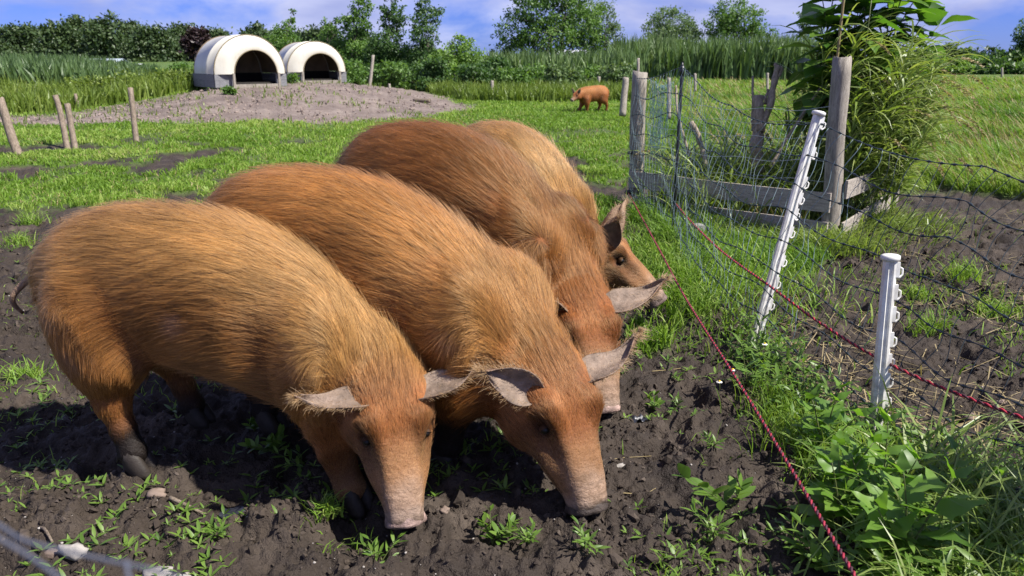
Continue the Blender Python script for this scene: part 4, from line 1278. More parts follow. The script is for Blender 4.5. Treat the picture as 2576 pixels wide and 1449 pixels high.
# --- small things on the mound and beyond
lg_c, lg_d = ray_ground(1060, 258)
V, f = rough_post(lg_c + (-.22, .10, .05), lg_c + (.26, -.16, .05), .06, .055, 40)
mb = MB(); mb.add(V, f); tag(mb.build('log', M_STICK, None), 'short dark log lying on the right slope of the sand mound', 'log')
lp = PX(352, 182, 60)
lmp = thing('street_lamp', lp, 'far pale street lamp in front of the left wood', 'street lamp')
M_GREYM = plain_mat('pale_metal', (.55, .58, .60), .5)
V, f = tube_geo([lp - (0, 0, 1.5), PX(351, 163, 60)], .05, 8); mesh_np('pole', V, f, M_GREYM, lmp)
V, f = box_geo(PX(351, 162, 60), .28, .12, .06); mesh_np('lamp_head', V, f, M_GREYM, lmp)
def gable(label, c, w, d, h, rh, wall, roof, ang=0.0):
    o = thing('farm_building', c, label, 'building')
    ca, sa = math.cos(ang), math.sin(ang); Rm = np.array([(ca, -sa, 0), (sa, ca, 0), (0, 0, 1)])
    V, f = box_geo(c + (0, 0, h / 2), w / 2, d / 2, h / 2, Rm); mesh_np('wall', V, f, wall, o, None, False)
    e = .25
    V = np.array([(-w / 2 - e, -d / 2 - e, h - .05), (w / 2 + e, -d / 2 - e, h - .05), (-w / 2 - e, 0, h + rh), (w / 2 + e, 0, h + rh), (-w / 2 - e, d / 2 + e, h - .05), (w / 2 + e, d / 2 + e, h - .05)]) @ Rm.T + c
    V = np.concatenate([V, V - (0, 0, .12)])
    mesh_np('roof', V, [np.array([(0, 1, 3, 2), (2, 3, 5, 4), (6, 8, 9, 7), (8, 10, 11, 9), (0, 6, 7, 1), (4, 5, 11, 10)]), np.array([(0, 2, 8), (2, 4, 10), (1, 7, 9)])], roof, o, None, False)
    for q in (-.3, 0, .3):
        V, f = box_geo(c + np.array((q * w, -d / 2 - .02, h * .55)) @ Rm.T * 1.0 if ang == 0 else c + Rm @ np.array((q * w, -d / 2 - .02, h * .55)), w * .07, .04, h * .2, Rm)
        mesh_np('window', V, f, M_BLACKP, o, None, False)
    return o
p = PX(265, 195, 75); p[2] = -.36
gable('low shed with a grey blue roof in front of the left wood', p, 3.4, 3, 1.0, .45, plain_mat('shed_wall', (.20, .18, .16)), plain_mat('shed_roof', (.36, .42, .46), .5))
p = PX(1440, 160, 95); p[2] = -.2
gable('pale house glimpsed behind the trunks of the big tree', p, 4.6, 4, 1.5, .7, plain_mat('house_wall', (.66, .64, .60)), plain_mat('house_roof', (.46, .47, .50), .6))
# ------------------------------------------------------------------ trees, shrubs, reeds
LEAF_T = (np.array([(0, 0, 0), (.45, -.28, .05), (1.0, 0, -.06), (.45, .28, .05), (.45, 0, -.02)]), [np.array([(0, 1, 4), (1, 2, 4), (2, 3, 4), (3, 0, 4)])])
LEAF_S = (np.array([(0, 0, 0), (.5, -.32, .04), (1.0, 0, -.08), (.5, .32, .04)]), [np.array([(0, 1, 2, 3)])])
def rdir(rg, n):
    v = rg.normal(0, 1, (n, 3)); return v / np.linalg.norm(v, axis=1)[:, None]

M_BARK = wood_mat('bark', (.05, .042, .034), (.10, .085, .07), (.17, .15, .125), (4, 4, 1))
M_L = {
 'bright': leaf_mat('leaf_bright', (0.064, 0.120, 0.022), (0.120, 0.216, 0.038), (0.208, 0.320, 0.072)),
 'mid': leaf_mat('leaf_mid', (0.048, 0.099, 0.024), (0.088, 0.170, 0.037), (0.162, 0.264, 0.061)),
 'grey': leaf_mat('leaf_grey', (0.054, 0.093, 0.042), (0.099, 0.158, 0.072), (0.180, 0.247, 0.120)),
 'dark': leaf_mat('leaf_dark', (0.026, 0.061, 0.019), (0.051, 0.106, 0.029), (0.096, 0.168, 0.048)),
 'wood': leaf_mat('leaf_far_wood', (.030, .056, .022), (.050, .085, .030), (.085, .122, .044), trans=.2),
 'red': leaf_mat('leaf_copper', (.014, .008, .010), (.030, .016, .018), (.05, .03, .03), trans=.15),
 'reed': leaf_mat('reed_blade', (0.056, 0.100, 0.035), (0.100, 0.163, 0.056), (0.175, 0.237, 0.094), trans=.25),
 'weed': leaf_mat('weed_blade', (0.069, 0.109, 0.016), (0.127, 0.190, 0.028), (0.218, 0.265, 0.057), trans=.3),
}
def crown(rg, ells, nleaf, size, clump=.16, hang=.25, depth_k=1.0, shell=.55):
    """leaf cards gathered in sprays through the volume of several ellipsoids; ells: (centre, (rx, ry, rz))"""
    vol = np.array([np.prod(r) ** .8 for c, r in ells]); vol = vol / vol.sum()
    P, D, N, S, T = [], [], [], [], []
    for (c, r), fr in zip(ells, vol):
        n = int(nleaf * fr) + 4
        ns = max(4, int(n / 26))
        d = rdir(rg, ns); rad = (shell + (1 - shell) * rg.random(ns)) ** .8
        lumpy = 1 + .28 * fbm(d[:, 0] * 2.2 + c[0], d[:, 1] * 2.2 + c[2], d[:, 2] * 2.2, 2, 5)
        sc = c + d * rad[:, None] * np.array(r) * lumpy[:, None]
        tone = np.clip(.5 + rg.normal(0, .17, ns) + .12 * d[:, 2], .05, .95)
        k = rg.integers(0, ns, n)
        rm = min(r)
        q = sc[k] + rg.normal(0, 1, (n, 3)) * clump * (rm ** .5) * np.array((1, 1, .75))
        dr = rdir(rg, n) + d[k] * .5 + np.array((0, 0, -hang))
        P.append(q); D.append(dr); N.append(rdir(rg, n) + np.array((0, 0, .8)) + d[k] * .5)
        S.append(size * rg.uniform(.6, 1.3, n)); T.append(np.clip(tone[k] + rg.normal(0, .10, n), 0, 1))
    return map(np.concatenate, (P, D, N, S, T))

def leaf_mesh(name, rg, ells, nleaf, size, mat, parent, wide=1.0, **kw):
    P, D, N, S, T = crown(rg, ells, nleaf, size, **kw)
    sc = np.stack([S, S * wide, S], 1)
    V, fs = inst_geo(LEAF_S[0], LEAF_S[1], P, basis(D, N), sc)
    return mesh_np(name, V, fs, mat, parent, {'tone': np.repeat(T, len(LEAF_S[0]))}, False)

def e_px(px, py, rx, ry, D, deep=.8):
    k = D / FPX
    return (PX(px, py, D), (rx * k, rx * k * deep, ry * k))

def tree(name, label, cat, base_px, D, ells_px, nleaf, size, mat, seed, trunks=1, group=None, r=.09, deep=.8, base_y=None, wide=1.0, **kw):
    rg = np.random.default_rng(seed)
    ells = [e_px(*e, D + rg.uniform(-.6, .6), deep) for e in ells_px]
    B = PX(base_px, 190, D); B[2] = float(base_z(np.array([B[0]]), np.array([B[1]]))[0])
    o = thing(name, B, label, cat, group)
    leaf_mesh('crown', rg, ells, nleaf, size, M_L[mat], o, wide, **kw)
    mb = MB()
    for q in range(trunks):
        foot = B + np.array((rg.uniform(-.5, .5) * (trunks > 1) * trunks * .28, rg.uniform(-.3, .3), -.1))
        order = sorted(range(len(ells)), key=lambda i: abs(ells[i][0][0] - foot[0]))
        main = ells[order[0]]
        top = main[0] + np.array((0, 0, main[1][2] * .55))
        t = np.linspace(0, 1, 12)[:, None]
        P = foot * (1 - t) + top * t + np.stack([.18 * np.sin(t[:, 0] * 4 + seed + q), .12 * np.cos(t[:, 0] * 5), 0 * t[:, 0]], 1) * t
        mb.add(*tube_geo(P, r * (1 - .8 * t[:, 0]), 7))
        for e in range(len(ells) * 2 if q == 0 else 3):
            c, rr = ells[e % len(ells)]
            a = P[rg.integers(3, 9)]
            b = c + rg.uniform(-.6, .6, 3) * np.array(rr)
            m = (a + b) / 2 + np.array((0, 0, -.08 * np.linalg.norm(b - a)))
            s = np.linspace(0, 1, 7)[:, None]
            Q = a * (1 - s) ** 2 + 2 * m * s * (1 - s) + b * s ** 2
            mb.add(*tube_geo(Q, r * .42 * (1 - .8 * s[:, 0]), 5))
    mb.build('trunk', M_BARK, o)
    return o

# far wood on the left: every crown its own tree
wood = [(-420, 112, 62, 46, 'wood'), (-330, 118, 62, 44, 'wood'), (-240, 108, 60, 50, 'wood'), (-150, 114, 60, 46, 'wood'), (-60, 110, 62, 42, 'wood'), (-5, 128, 46, 48, 'wood'), (38, 122, 48, 50, 'wood'), (92, 115, 50, 54, 'wood'), (140, 108, 46, 56, 'wood'), (176, 112, 48, 58, 'wood'), (222, 122, 46, 52, 'wood'),
        (262, 112, 48, 56, 'wood'), (302, 116, 44, 52, 'wood'), (340, 112, 48, 50, 'wood'), (380, 118, 46, 50, 'wood'), (420, 122, 46, 48, 'wood'), (462, 120, 44, 48, 'wood'), (496, 104, 28, 32, 'red'),
        (540, 124, 44, 44, 'wood'), (590, 120, 46, 44, 'wood'), (650, 122, 48, 46, 'wood'), (700, 122, 44, 44, 'wood'), (752, 116, 48, 46, 'wood'), (800, 120, 46, 46, 'wood'), (855, 128, 48, 42, 'wood'), (915, 132, 46, 38, 'wood'), (965, 140, 46, 32, 'wood'), (1060, 150, 46, 24, 'wood')]
desc = ['rounded dark crown', 'taller dark crown', 'broad green crown', 'lumpy olive crown', 'dense green crown', 'low dark crown']
for i, (cx, cy, rx, ry, m) in enumerate(wood):
    D = 150 + 12 * math.sin(i * 2.1)
    rg = np.random.default_rng(100 + i)
    dx = rg.uniform(-10, 10, 5); dy = rg.uniform(-14, 14, 5)
    cy += 3 + 18 * math.sin(i * 2.7) * (m == 'wood')
    es = [(cx, cy + 8, rx * .85, ry * .9)] + [(cx + rg.uniform(-.6, .6) * rx, cy + rg.uniform(-.75, .35) * ry, rx * .42, ry * .38) for _ in range(5)]
    es += [(cx, 166, rx * 1.05, 20)] * (m == 'wood')
    place = ('outside the left edge' if cx < -90 else 'beyond the reeds at the left edge' if cx < 60 else 'above the left reeds' if cx < 240 else 'left of the larger shelter' if cx < 480 else 'behind the larger shelter' if cx < 700 else 'behind the smaller shelter' if cx < 860 else 'behind the slim trees')
    lab = 'dark copper red tree poking out of the far wood above the larger shelter' if m == 'red' else f'far wood tree with {desc[i % 6]} {place}'
    tree('wood_tree', lab, 'tree', cx, D, es, 6500, .64, m, 100 + i, 1, 'trees of the far wood', r=.22, clump=.42, hang=.1, shell=.8)

# slim trees behind the shelters
G_T = 'trees standing along the far side of the paddock'
tree('slim_tree', 'small loose birch rising just behind the smaller shelter', 'tree', 712, 42, [(712, 78, 24, 26), (736, 34, 9, 18), (700, 108, 34, 26), (728, 62, 14, 20), (690, 130, 30, 30), (742, 110, 20, 22)], 2600, .135, 'mid', 1, 2, G_T, r=.05)
tree('slim_tree', 'leafy slim tree with a tall blunt top left of the leaning post', 'tree', 895, 40, [(906, 24, 26, 34), (896, 62, 32, 36), (880, 110, 42, 40), (912, 140, 44, 40), (865, 160, 40, 40)], 7000, .14, 'mid', 2, 2, G_T, r=.07)
tree('slim_tree', 'thin feathery tree top between the smaller shelter and the blunt slim tree', 'tree', 828, 41, [(826, 66, 14, 26), (850, 42, 9, 24), (838, 104, 30, 32), (820, 140, 40, 34), (872, 60, 12, 26)], 3200, .13, 'mid', 3, 1, G_T, r=.05)
tree('slim_tree', 'dark slim tree with a narrow leafy top in the middle of the slim group', 'tree', 984, 39, [(978, 18, 24, 30), (1000, 38, 22, 22), (986, 66, 28, 32), (972, 112, 42, 36), (998, 150, 48, 38), (955, 150, 44, 36)], 7000, .14, 'dark', 4, 2, G_T, r=.07)
tree('slim_tree', 'open twiggy tree with see through top right of the slim group', 'tree', 1072, 38, [(1068, 6, 20, 24), (1078, 36, 30, 22), (1050, 60, 26, 22), (1096, 46, 18, 14), (1068, 92, 36, 28), (1110, 28, 9, 8), (1050, 124, 34, 26), (1080, 150, 46, 26)], 4200, .13, 'dark', 5, 1, G_T, r=.06)
tree('willow_bush', 'bushy willow with upright shoots between the slim trees and the big tree', 'tree', 1150, 35, [(1158, 128, 34, 34), (1135, 150, 50, 36), (1182, 148, 40, 36), (1150, 104, 16, 22), (1180, 110, 12, 18), (1120, 172, 60, 32), (1200, 176, 50, 32)], 6500, .12, 'bright', 6, 3, G_T, r=.05)
tree('big_tree', 'largest tree of the row, broad round crown cut by the top edge with several trunks', 'tree', 1400, 46, [(1390, 30, 92, 56), (1310, 70, 62, 46), (1460, 52, 70, 58), (1350, -20, 78, 40), (1420, -20, 70, 40), (1262, 112, 34, 30), (1380, 96, 84, 42), (1290, 132, 36, 28), (1470, 108, 50, 34), (1330, 120, 40, 30)], 17000, .155, 'mid', 7, 5, G_T, r=.10, shell=.5)
tree('grey_tree', 'silvery leaved tree joined to the right side of the big tree', 'tree', 1530, 48, [(1520, 56, 40, 46), (1500, 100, 46, 40), (1545, 96, 26, 36), (1530, 136, 38, 32), (1490, 30, 34, 36)], 5500, .14, 'grey', 8, 3, G_T, r=.06)
tree('round_tree', 'left of two round trees above the reeds, grey green crown', 'tree', 1685, 56, [(1690, 56, 58, 36), (1662, 84, 50, 36), (1722, 86, 48, 34), (1690, 104, 60, 34), (1640, 112, 24, 26), (1745, 70, 20, 24)], 8000, .165, 'grey', 9, 3, G_T, r=.08)
tree('round_tree', 'right of two round trees above the reeds, yellow green crown', 'tree', 1855, 55, [(1836, 22, 46, 36), (1868, 50, 56, 36), (1812, 66, 44, 34), (1910, 76, 40, 22), (1850, 88, 60, 30), (1945, 84, 16, 10)], 8000, .165, 'mid', 10, 3, G_T, r=.09)
tree('slim_tree', 'small sparse tree beside the tall leafy plant on the pen', 'tree', 2035, 50, [(2022, 44, 22, 20), (2046, 60, 22, 26), (2018, 84, 16, 22), (2044, 104, 26, 22)], 1500, .15, 'grey', 11, 1, G_T, r=.05)
tree('dark_tree', 'dark green tree cut by the right edge above the far hedge', 'tree', 2575, 62, [(2580, 90, 34, 40), (2562, 128, 32, 34), (2600, 120, 40, 44), (2578, 150, 44, 30)], 4500, .2, 'dark', 12, 2, G_T, r=.1)
hs = [(2010, 145), (2060, 150), (2330, 148), (2385, 142), (2430, 148), (2475, 145), (2520, 152), (2290, 156)]
hw = ['left of the pen plant', 'just behind the pen plant', 'at its dark middle', 'highest part right of the pen plant', 'pale middle part', 'lower right part', 'below the dark right tree', 'nearest the pen plant']
for i, (cx, cy) in enumerate(hs):
    tree('hedge_tree', f'far hedge tree on the right horizon, {hw[i]}', 'tree', cx, 105 + 6 * (i % 3), [(cx, cy, 34, 22), (cx - 18, cy + 10, 30, 20), (cx + 20, cy + 8, 28, 18)], 1400, .6, 'wood' if i % 2 else 'dark', 40 + i, 1, 'far hedge on the right', r=.12, clump=.22, shell=.7)
lw = ['nearest the pen plant', 'second from the pen plant', 'left of the thin dark gap', 'in the middle of the row', 'behind the small grey hedge post', 'left of the dark right tree', 'under the dark right tree']
lb = [(2300, 168), (2350, 164), (2400, 168), (2450, 163), (2500, 168), (2550, 164), (2600, 168)]
for i, (cx, cy) in enumerate(lb):
    tree('shrub', f'low far bush ending the right meadow, {lw[i]}', 'shrub', cx, 60 + 2 * (i % 2), [(cx, cy, 34, 18), (cx + 14, cy + 8, 34, 14), (cx - 16, cy + 8, 32, 14)], 1500, .3, ('mid', 'dark', 'bright')[i % 3], 60 + i, 1, 'low bushes ending the meadow', r=.06, clump=.2, shell=.6)
# low bushes along the paddock edge
hb = [(690, 178, 44, 26), (455, 186, 50, 22), (360, 192, 50, 16), (880, 190, 46, 34), (930, 196, 44, 30), (985, 194, 46, 36), (1040, 196, 44, 34), (1090, 192, 46, 40), (1140, 200, 44, 32), (1195, 196, 46, 36), (1245, 188, 40, 42), (1290, 200, 40, 28), (1350, 196, 46, 30), (1420, 198, 46, 28), (1490, 198, 46, 28), (1550, 196, 40, 30)]
dk = ['bright', 'mid', 'dark', 'mid', 'dark', 'mid', 'dark', 'dark', 'bright', 'dark', 'dark', 'mid', 'mid', 'reed', 'mid', 'reed']
hp = ['behind the gap between the shelters', 'left of the larger shelter', 'below the far street lamp', 'right beside the smaller shelter', 'behind the tall leaning post', 'under the middle slim tree', 'right of the pale stump post', 'under the open twiggy tree', 'below the bushy willow', 'right of the willow', 'behind the upright fence post', 'just right of the upright fence post', 'under the left trunks of the big tree', 'under the big tree', 'under the silvery tree', 'beside the reeds above the far pig']
for i, (cx, cy, rx, ry) in enumerate(hb):
    rg = np.random.default_rng(300 + i)
    es = [(cx, cy, rx, ry)] + [(cx + rg.uniform(-.8, .8) * rx, cy - rg.uniform(-.1, .75) * ry, rx * .45, ry * .5) for _ in range(4)] + [(cx, cy + 22, rx * 1.1, 16)]
    nm = {'bright': 'bright green', 'mid': 'mid green', 'dark': 'dark green', 'reed': 'pale green'}[dk[i]]
    tree('shrub', f'{nm} edge bush {hp[i]}', 'shrub', cx, 31.5 + 1.5 * math.sin(i * 3.3), es, 3000, .13, dk[i], 300 + i, 2, 'bushes along the paddock edge', r=.03, clump=.14)

# ------------------------------------------------------------------ blades
def blades_geo(P, H, Wd, az, lean, face=None, rg=rng, seg=2):
    n = len(P)
    if face is None: face = rg.uniform(0, 2 * np.pi, n)
    sv = np.stack([np.cos(face), np.sin(face), np.zeros(n)], 1) * Wd[:, None] * .5
    dv = np.stack([np.cos(az), np.sin(az), np.zeros(n)], 1)
    up = np.array((0, 0, 1.0))
    rows = []
    ts = (0, .5) if seg == 2 else ((0, .34, .70) if seg == 3 else (0, .25, .5, .75))
    def ctr(t):
        a = lean * t ** 1.7
        return P + up * (H * t * (1 - .38 * np.minimum(lean, 1.6) * t ** 1.5))[:, None] + dv * (H * a * .8)[:, None]
    for t in ts:
        c = ctr(t); wk = 1 - .35 * t
        rows += [c - sv * wk, c + sv * wk]
    rows.append(ctr(1.0))
    K = len(rows)
    V = np.stack(rows, 1).reshape(-1, 3)
    o = (np.arange(n) * K)[:, None]
    fs = [np.concatenate([o + np.array([2 * j, 2 * j + 1, 2 * j + 3, 2 * j + 2]) for j in range(len(ts) - 1)]).reshape(-1, 4), o + np.array([K - 3, K - 2, K - 1])]
    return V, fs, K

def blade_stuff(name, label, P, H, Wd, mat, lean=(.1, .7), az=None, tone=None, seg=2, rg=rng, cat='grass'):
    n = len(P)
    a = rg.uniform(0, 2 * np.pi, n) if az is None else az
    V, fs, K = blades_geo(P, H, Wd, a, rg.uniform(*lean, n), rg=rg, seg=seg)
    T = rg.uniform(.15, .85, n) if tone is None else np.clip(tone, 0, 1)
    o = mesh_np(name, V, fs, mat, None, {'tone': np.repeat(T, K)}, False)
    return tag(o, label, cat, kind='stuff')

def band(n, pxa, pxb, y0, y1, rg):
    """ground points whose photo column lies between pxa and pxb, y between y0 and y1"""
    y = y0 * (y1 / y0) ** rg.random(n)
    u = rg.uniform((pxa - 1288) / FPX, (pxb - 1288) / FPX, n)
    x = u * (y * .96 + .4)
    return np.stack([x, y, base_z(x, y)], 1)
rg = np.random.default_rng(77)
# reeds on the right, behind the meadow
P = band(15000, 1545, 2120, 44, 56, rg); H = rg.uniform(1.2, 2.5, len(P)) * (1 + .32 * fbm(P[:, 0] * .35, P[:, 1] * .35, oct=3, seed=4))
blade_stuff('reeds', 'tall reed bed below the two round trees', P, H, np.full(len(P), .11), M_L['reed'], (.05, .45), tone=.5 + .3 * fbm(P[:, 0] * .4, P[:, 1] * .4, seed=8) + rg.normal(0, .2, len(P)), seg=3, rg=rg, cat='reeds')
P = band(5000, 1230, 1600, 38, 50, rg); H = rg.uniform(1.0, 1.9, len(P))
blade_stuff('reeds', 'reeds standing under the big tree', P, H, np.full(len(P), .09), M_L['reed'], (.05, .45), seg=3, rg=rg, cat='reeds')
P = band(19000, -620, 400, 27, 44, rg); H = rg.uniform(1.0, 1.75, len(P)) * (1.0 - .35 * sstep(-7.5, -13, P[:, 0] * 27 / P[:, 1] - 4.5) * 0)
H *= np.interp(P[:, 0] / P[:, 1], [-.66, -.52, -.44], [.90, .80, .52])
blade_stuff('reeds', 'dark reed bed at the left below the far wood', P, H, np.full(len(P), .085), M_L['reed'], (.1, .5), tone=.30 + .3 * fbm(P[:, 0] * .4, P[:, 1] * .4, seed=9) + rg.normal(0, .15, len(P)), seg=3, rg=rg, cat='reeds')
# rank weeds round the paddock
P = band(40000, -620, 520, 18.5, 34, rg)
keep = (sand_mask(P[:, 0], P[:, 1]) < .2) & (P[:, 1] > np.interp(P[:, 0], [-24, -16, -11.5, -9.5, -8], [17.0, 17.8, 20.4, 23.5, 27])); P = P[keep]
H = rg.uniform(.25, .75, len(P)) * (.75 + .5 * sstep(19, 27, P[:, 1])) * (1 + .35 * fbm(P[:, 0], P[:, 1], seed=14))
blade_stuff('weeds', 'rank yellow green weeds behind the mound on the left', P, H, np.full(len(P), .05), M_L['weed'], (.1, .7), tone=.55 + .35 * fbm(P[:, 0] * .8, P[:, 1] * .8, seed=12) + rg.normal(0, .15, len(P)), rg=rg, cat='weeds')
P = band(20000, 860, 1640, 25.5, 33, rg)
P = P[sand_mask(P[:, 0], P[:, 1]) < .2]
H = rg.uniform(.2, .62, len(P)) * (1 + .35 * fbm(P[:, 0], P[:, 1], seed=15))
blade_stuff('weeds', 'green weeds at the foot of the bushes', P, H, np.full(len(P), .05), M_L['weed'], (.1, .7), tone=.5 + .4 * fbm(P[:, 0] * .8, P[:, 1] * .8, seed=13) + rg.normal(0, .15, len(P)), rg=rg, cat='weeds')
wells = [e_px(cx, cy, rx, ry, 24.5) for cx, cy, rx, ry in ((120, 232, 70, 18), (230, 212, 60, 16), (330, 208, 60, 18), (420, 200, 60, 18), (20, 236, 60, 20), (470, 205, 40, 16))]
tag(leaf_mesh('weed_leaves', np.random.default_rng(5), wells, 7000, .10, M_L['weed'], None, clump=.2, shell=.3), 'leafy yellow green brambles behind the left posts', 'brambles', kind='stuff')

# lawn
M_LAWN = leaf_mat('lawn_blade', (.085, .155, .018), (.160, .275, .034), (.31, .37, .10), .5, .35, .25)
M_HAY = leaf_mat('dry_blade', (.16, .13, .06), (.28, .22, .11), (.42, .34, .19), .6, .2, .2)
M_MEADOW = leaf_mat('meadow_blade', (.065, .135, .018), (.125, .225, .030), (.24, .31, .075), .5, .35, .25)
P = band(540000, -620, 2000, 3.2, 27, rg)
x, y = P[:, 0], P[:, 1]
g = (1 - mud_mask(x, y)) * (1 - sand_mask(x, y))
lim = np.interp(y, [3, 7.6, 9.3, 27], [1.25, 1.15, 2.3, 4.6])
k = (rg.random(len(P)) < g ** 1.5 * (.35 + .65 * sstep(-.35, .15, fbm(x * 1.7, y * 1.7, seed=61)))) & (x < lim)
P = P[k]; x, y = P[:, 0], P[:, 1]
P[:, 2] = ground_z(x, y)
cl = fbm(x * 2.6, y * 2.6, oct=3, seed=62)
H = rg.uniform(.025, .07, len(P)) * (1 + .9 * np.clip(cl, -.6, 1)) * (1 + .03 * y) * (1 + 1.2 * sstep(.1, 1.1, x) * sstep(9, 6, y))
tn = .48 + .42 * fbm(x * .6, y * .6, oct=4, seed=63) + .22 * cl + rg.normal(0, .17, len(P))
blade_stuff('lawn', 'short bright grass of the paddock', P, H, .0045 + .0011 * y, M_LAWN, (.2, 1.2), tone=tn, rg=rg)
P = band(20000, -620, 2000, 3.2, 24, rg); x, y = P[:, 0], P[:, 1]
P = P[(mud_mask(x, y) < .4) & (sand_mask(x, y) < .3) & (x < np.interp(y, [3, 7.6, 9.3, 27], [1.25, 1.15, 2.3, 4.6]))]; P[:, 2] = ground_z(P[:, 0], P[:, 1])
blade_stuff('dry_grass', 'thin dry straws among the paddock grass', P, rg.uniform(.04, .10, len(P)), .003 + .0008 * P[:, 1], M_HAY, (.4, 1.4), rg=rg)
# meadow on the right
P = band(150000, 1560, 2760, 5.2, 50, rg); x, y = P[:, 0], P[:, 1]
lim = np.interp(y, [3, 7.6, 9.3, 27], [1.25, 1.15, 2.3, 4.6])
k = (mud_mask(x, y) < .5) & (x > lim - .2 * rg.random(len(P)))
inpen = poly_sd(x, y, [LP[:2], FP[:2], RP[:2], BP[:2]]) < 0
k &= ~inpen; P = P[k]; x, y = P[:, 0], P[:, 1]; P[:, 2] = ground_z(x, y)
cl = fbm(x * .9, y * .9, oct=4, seed=64)
H = rg.uniform(.06, .24, len(P)) * (1 + 1.3 * np.clip(cl, -.6, 1)) * np.interp(y, [5, 9, 20], [.75, 1.15, 1.5])
tn = .5 + .75 * fbm(x * .45, y * .45, oct=4, seed=65) + rg.normal(0, .15, len(P))
blade_stuff('meadow_grass', 'long windblown meadow grass to the right of the pen', P, H, .005 + .0011 * y, M_MEADOW, (.5, 1.5), az=rg.normal(math.pi * .9, .9, len(P)), tone=tn, seg=2, rg=rg)
P = band(8000, 1560, 2760, 6.5, 50, rg); x, y = P[:, 0], P[:, 1]
P = P[(mud_mask(x, y) < .4) & (x > np.interp(y, [3, 7.6, 9.3, 27], [1.9, 1.9, 2.8, 4.6]))]; P[:, 2] = ground_z(P[:, 0], P[:, 1])
blade_stuff('dry_grass', 'pale seeding stems in the right meadow', P, rg.uniform(.25, .5, len(P)), .003 + .0007 * P[:, 1], M_HAY, (.4, 1.1), az=rg.normal(math.pi * .9, .7, len(P)), seg=3, rg=rg)
# grass tufts standing on the mound
P = band(5000, 0, 1100, 16.5, 30, rg); x, y = P[:, 0], P[:, 1]
cl = fbm(x * 1.6, y * 1.6, oct=3, seed=71)
P = P[(sand_mask(x, y) > .5) & (cl + .25 * sstep(-5, -10, x) > .24)]; P[:, 2] = ground_z(P[:, 0], P[:, 1]) - .01
blade_stuff('mound_weeds', 'scattered green tufts on the sandy mound', P, rg.uniform(.05, .20, len(P)), np.full(len(P), .03), M_L['weed'], (.2, 1.0), rg=rg, cat='weeds')
for q, (px, py, s, lab) in enumerate(((540, 214, .38, 'bushy nettle clump in front of the larger shelter'), (510, 222, .26, 'low green clump at the left foot of the larger shelter'), (742, 210, .24, 'green clump between the two shelters'), (585, 236, .15, 'small weed on the mound below the larger shelter doorway'))):
    c, d = ray_ground(px, py)
    o = thing('weed_clump', c, lab, 'weed', 'weed clumps by the shelters')
    leaf_mesh('leaves', np.random.default_rng(q), [(c + (0, -.25, s * .55), (s * .9, s * .5, s * .62))], 420, .10, M_L['mid'], o, clump=.1, shell=.2)
# ------------------------------------------------------------------ plants near the camera
def leaf_shape(outline, fold=.18, droop=.22, nseg=7, wave=.0, seed=0):
    """outline: list of (t, half width); one leaf of length 1 along +x, upper face +z"""
    t = np.linspace(0, 1, nseg + 1)
    o = np.array(outline); w = np.interp(t, o[:, 0], o[:, 1])
    z = -droop * t ** 1.8
    rows = []
    for i, a in enumerate(t):
        for v in (-1, 0, 1):
            rows.append((a - .12 * abs(v) * w[i] * 0, v * w[i], z[i] + fold * abs(v) * w[i] + wave * math.sin(a * 13 + v * 2 + seed) * abs(v)))
    V = np.array(rows); i = np.arange(nseg)[:, None] * 3 + np.arange(2)[None, :]
    return V, [np.stack([i, i + 3, i + 4, i + 1], -1).reshape(-1, 4)]
LANCE = leaf_shape([(0, .012), (.1, .05), (.35, .125), (.6, .11), (.85, .045), (1, .002)])
HEART = leaf_shape([(0, .05), (.06, .20), (.2, .33), (.4, .34), (.65, .23), (.85, .10), (1, .004)], .22, .30, 8, .02)
HASTATE = leaf_shape([(0, .02), (.16, .03), (.18, .36), (.24, .37), (.32, .26), (.5, .20), (.75, .11), (1, .004)], .12, .18, 12, .025)
LANCE_S = leaf_shape([(0, .012), (.33, .12), (.66, .10), (1, .002)], nseg=3)
OVAL = leaf_shape([(0, .02), (.12, .12), (.4, .22), (.7, .19), (.92, .08), (1, .01)], .12, .15)
M_WL = {'orache': leaf_mat('orache_leaf', (.065, .140, .020), (.115, .225, .030), (.18, .30, .05), .42, .45, .4),
        'lance': leaf_mat('persicaria_leaf', (.062, .125, .020), (.115, .205, .032), (.18, .28, .055), .42, .4, .4),
        'broad': leaf_mat('broad_leaf', (.034, .090, .016), (.075, .165, .024), (.15, .26, .04), .35, .42, .5),
        'stem': leaf_mat('plant_stem', (.07, .09, .03), (.10, .12, .04), (.15, .15, .06), .5, .1, .3)}
_leafcache = {}
def leaf_me(shape, name, mat, tone):
    k = (name, tone)
    if k not in _leafcache:
        V, f = shape
        o = mesh_np('leaf', V, f, mat, None, {'tone': np.full(len(V), tone)}, True)
        _leafcache[k] = o.data
        bpy.data.objects.remove(o)
    return _leafcache[k]

def add_leaf(root, me, pos, Rm, s):
    o = bpy.data.objects.new('leaf', me); COL.objects.link(o); o.parent = root
    loc = Vector([float(c) for c in pos]) - root.location
    o.matrix_basis = Matrix.Translation(loc) @ Matrix([[float(Rm[i][j]) for j in range(3)] for i in range(3)]).to_4x4() @ Matrix.Diagonal((s, s, s, 1))
    return o

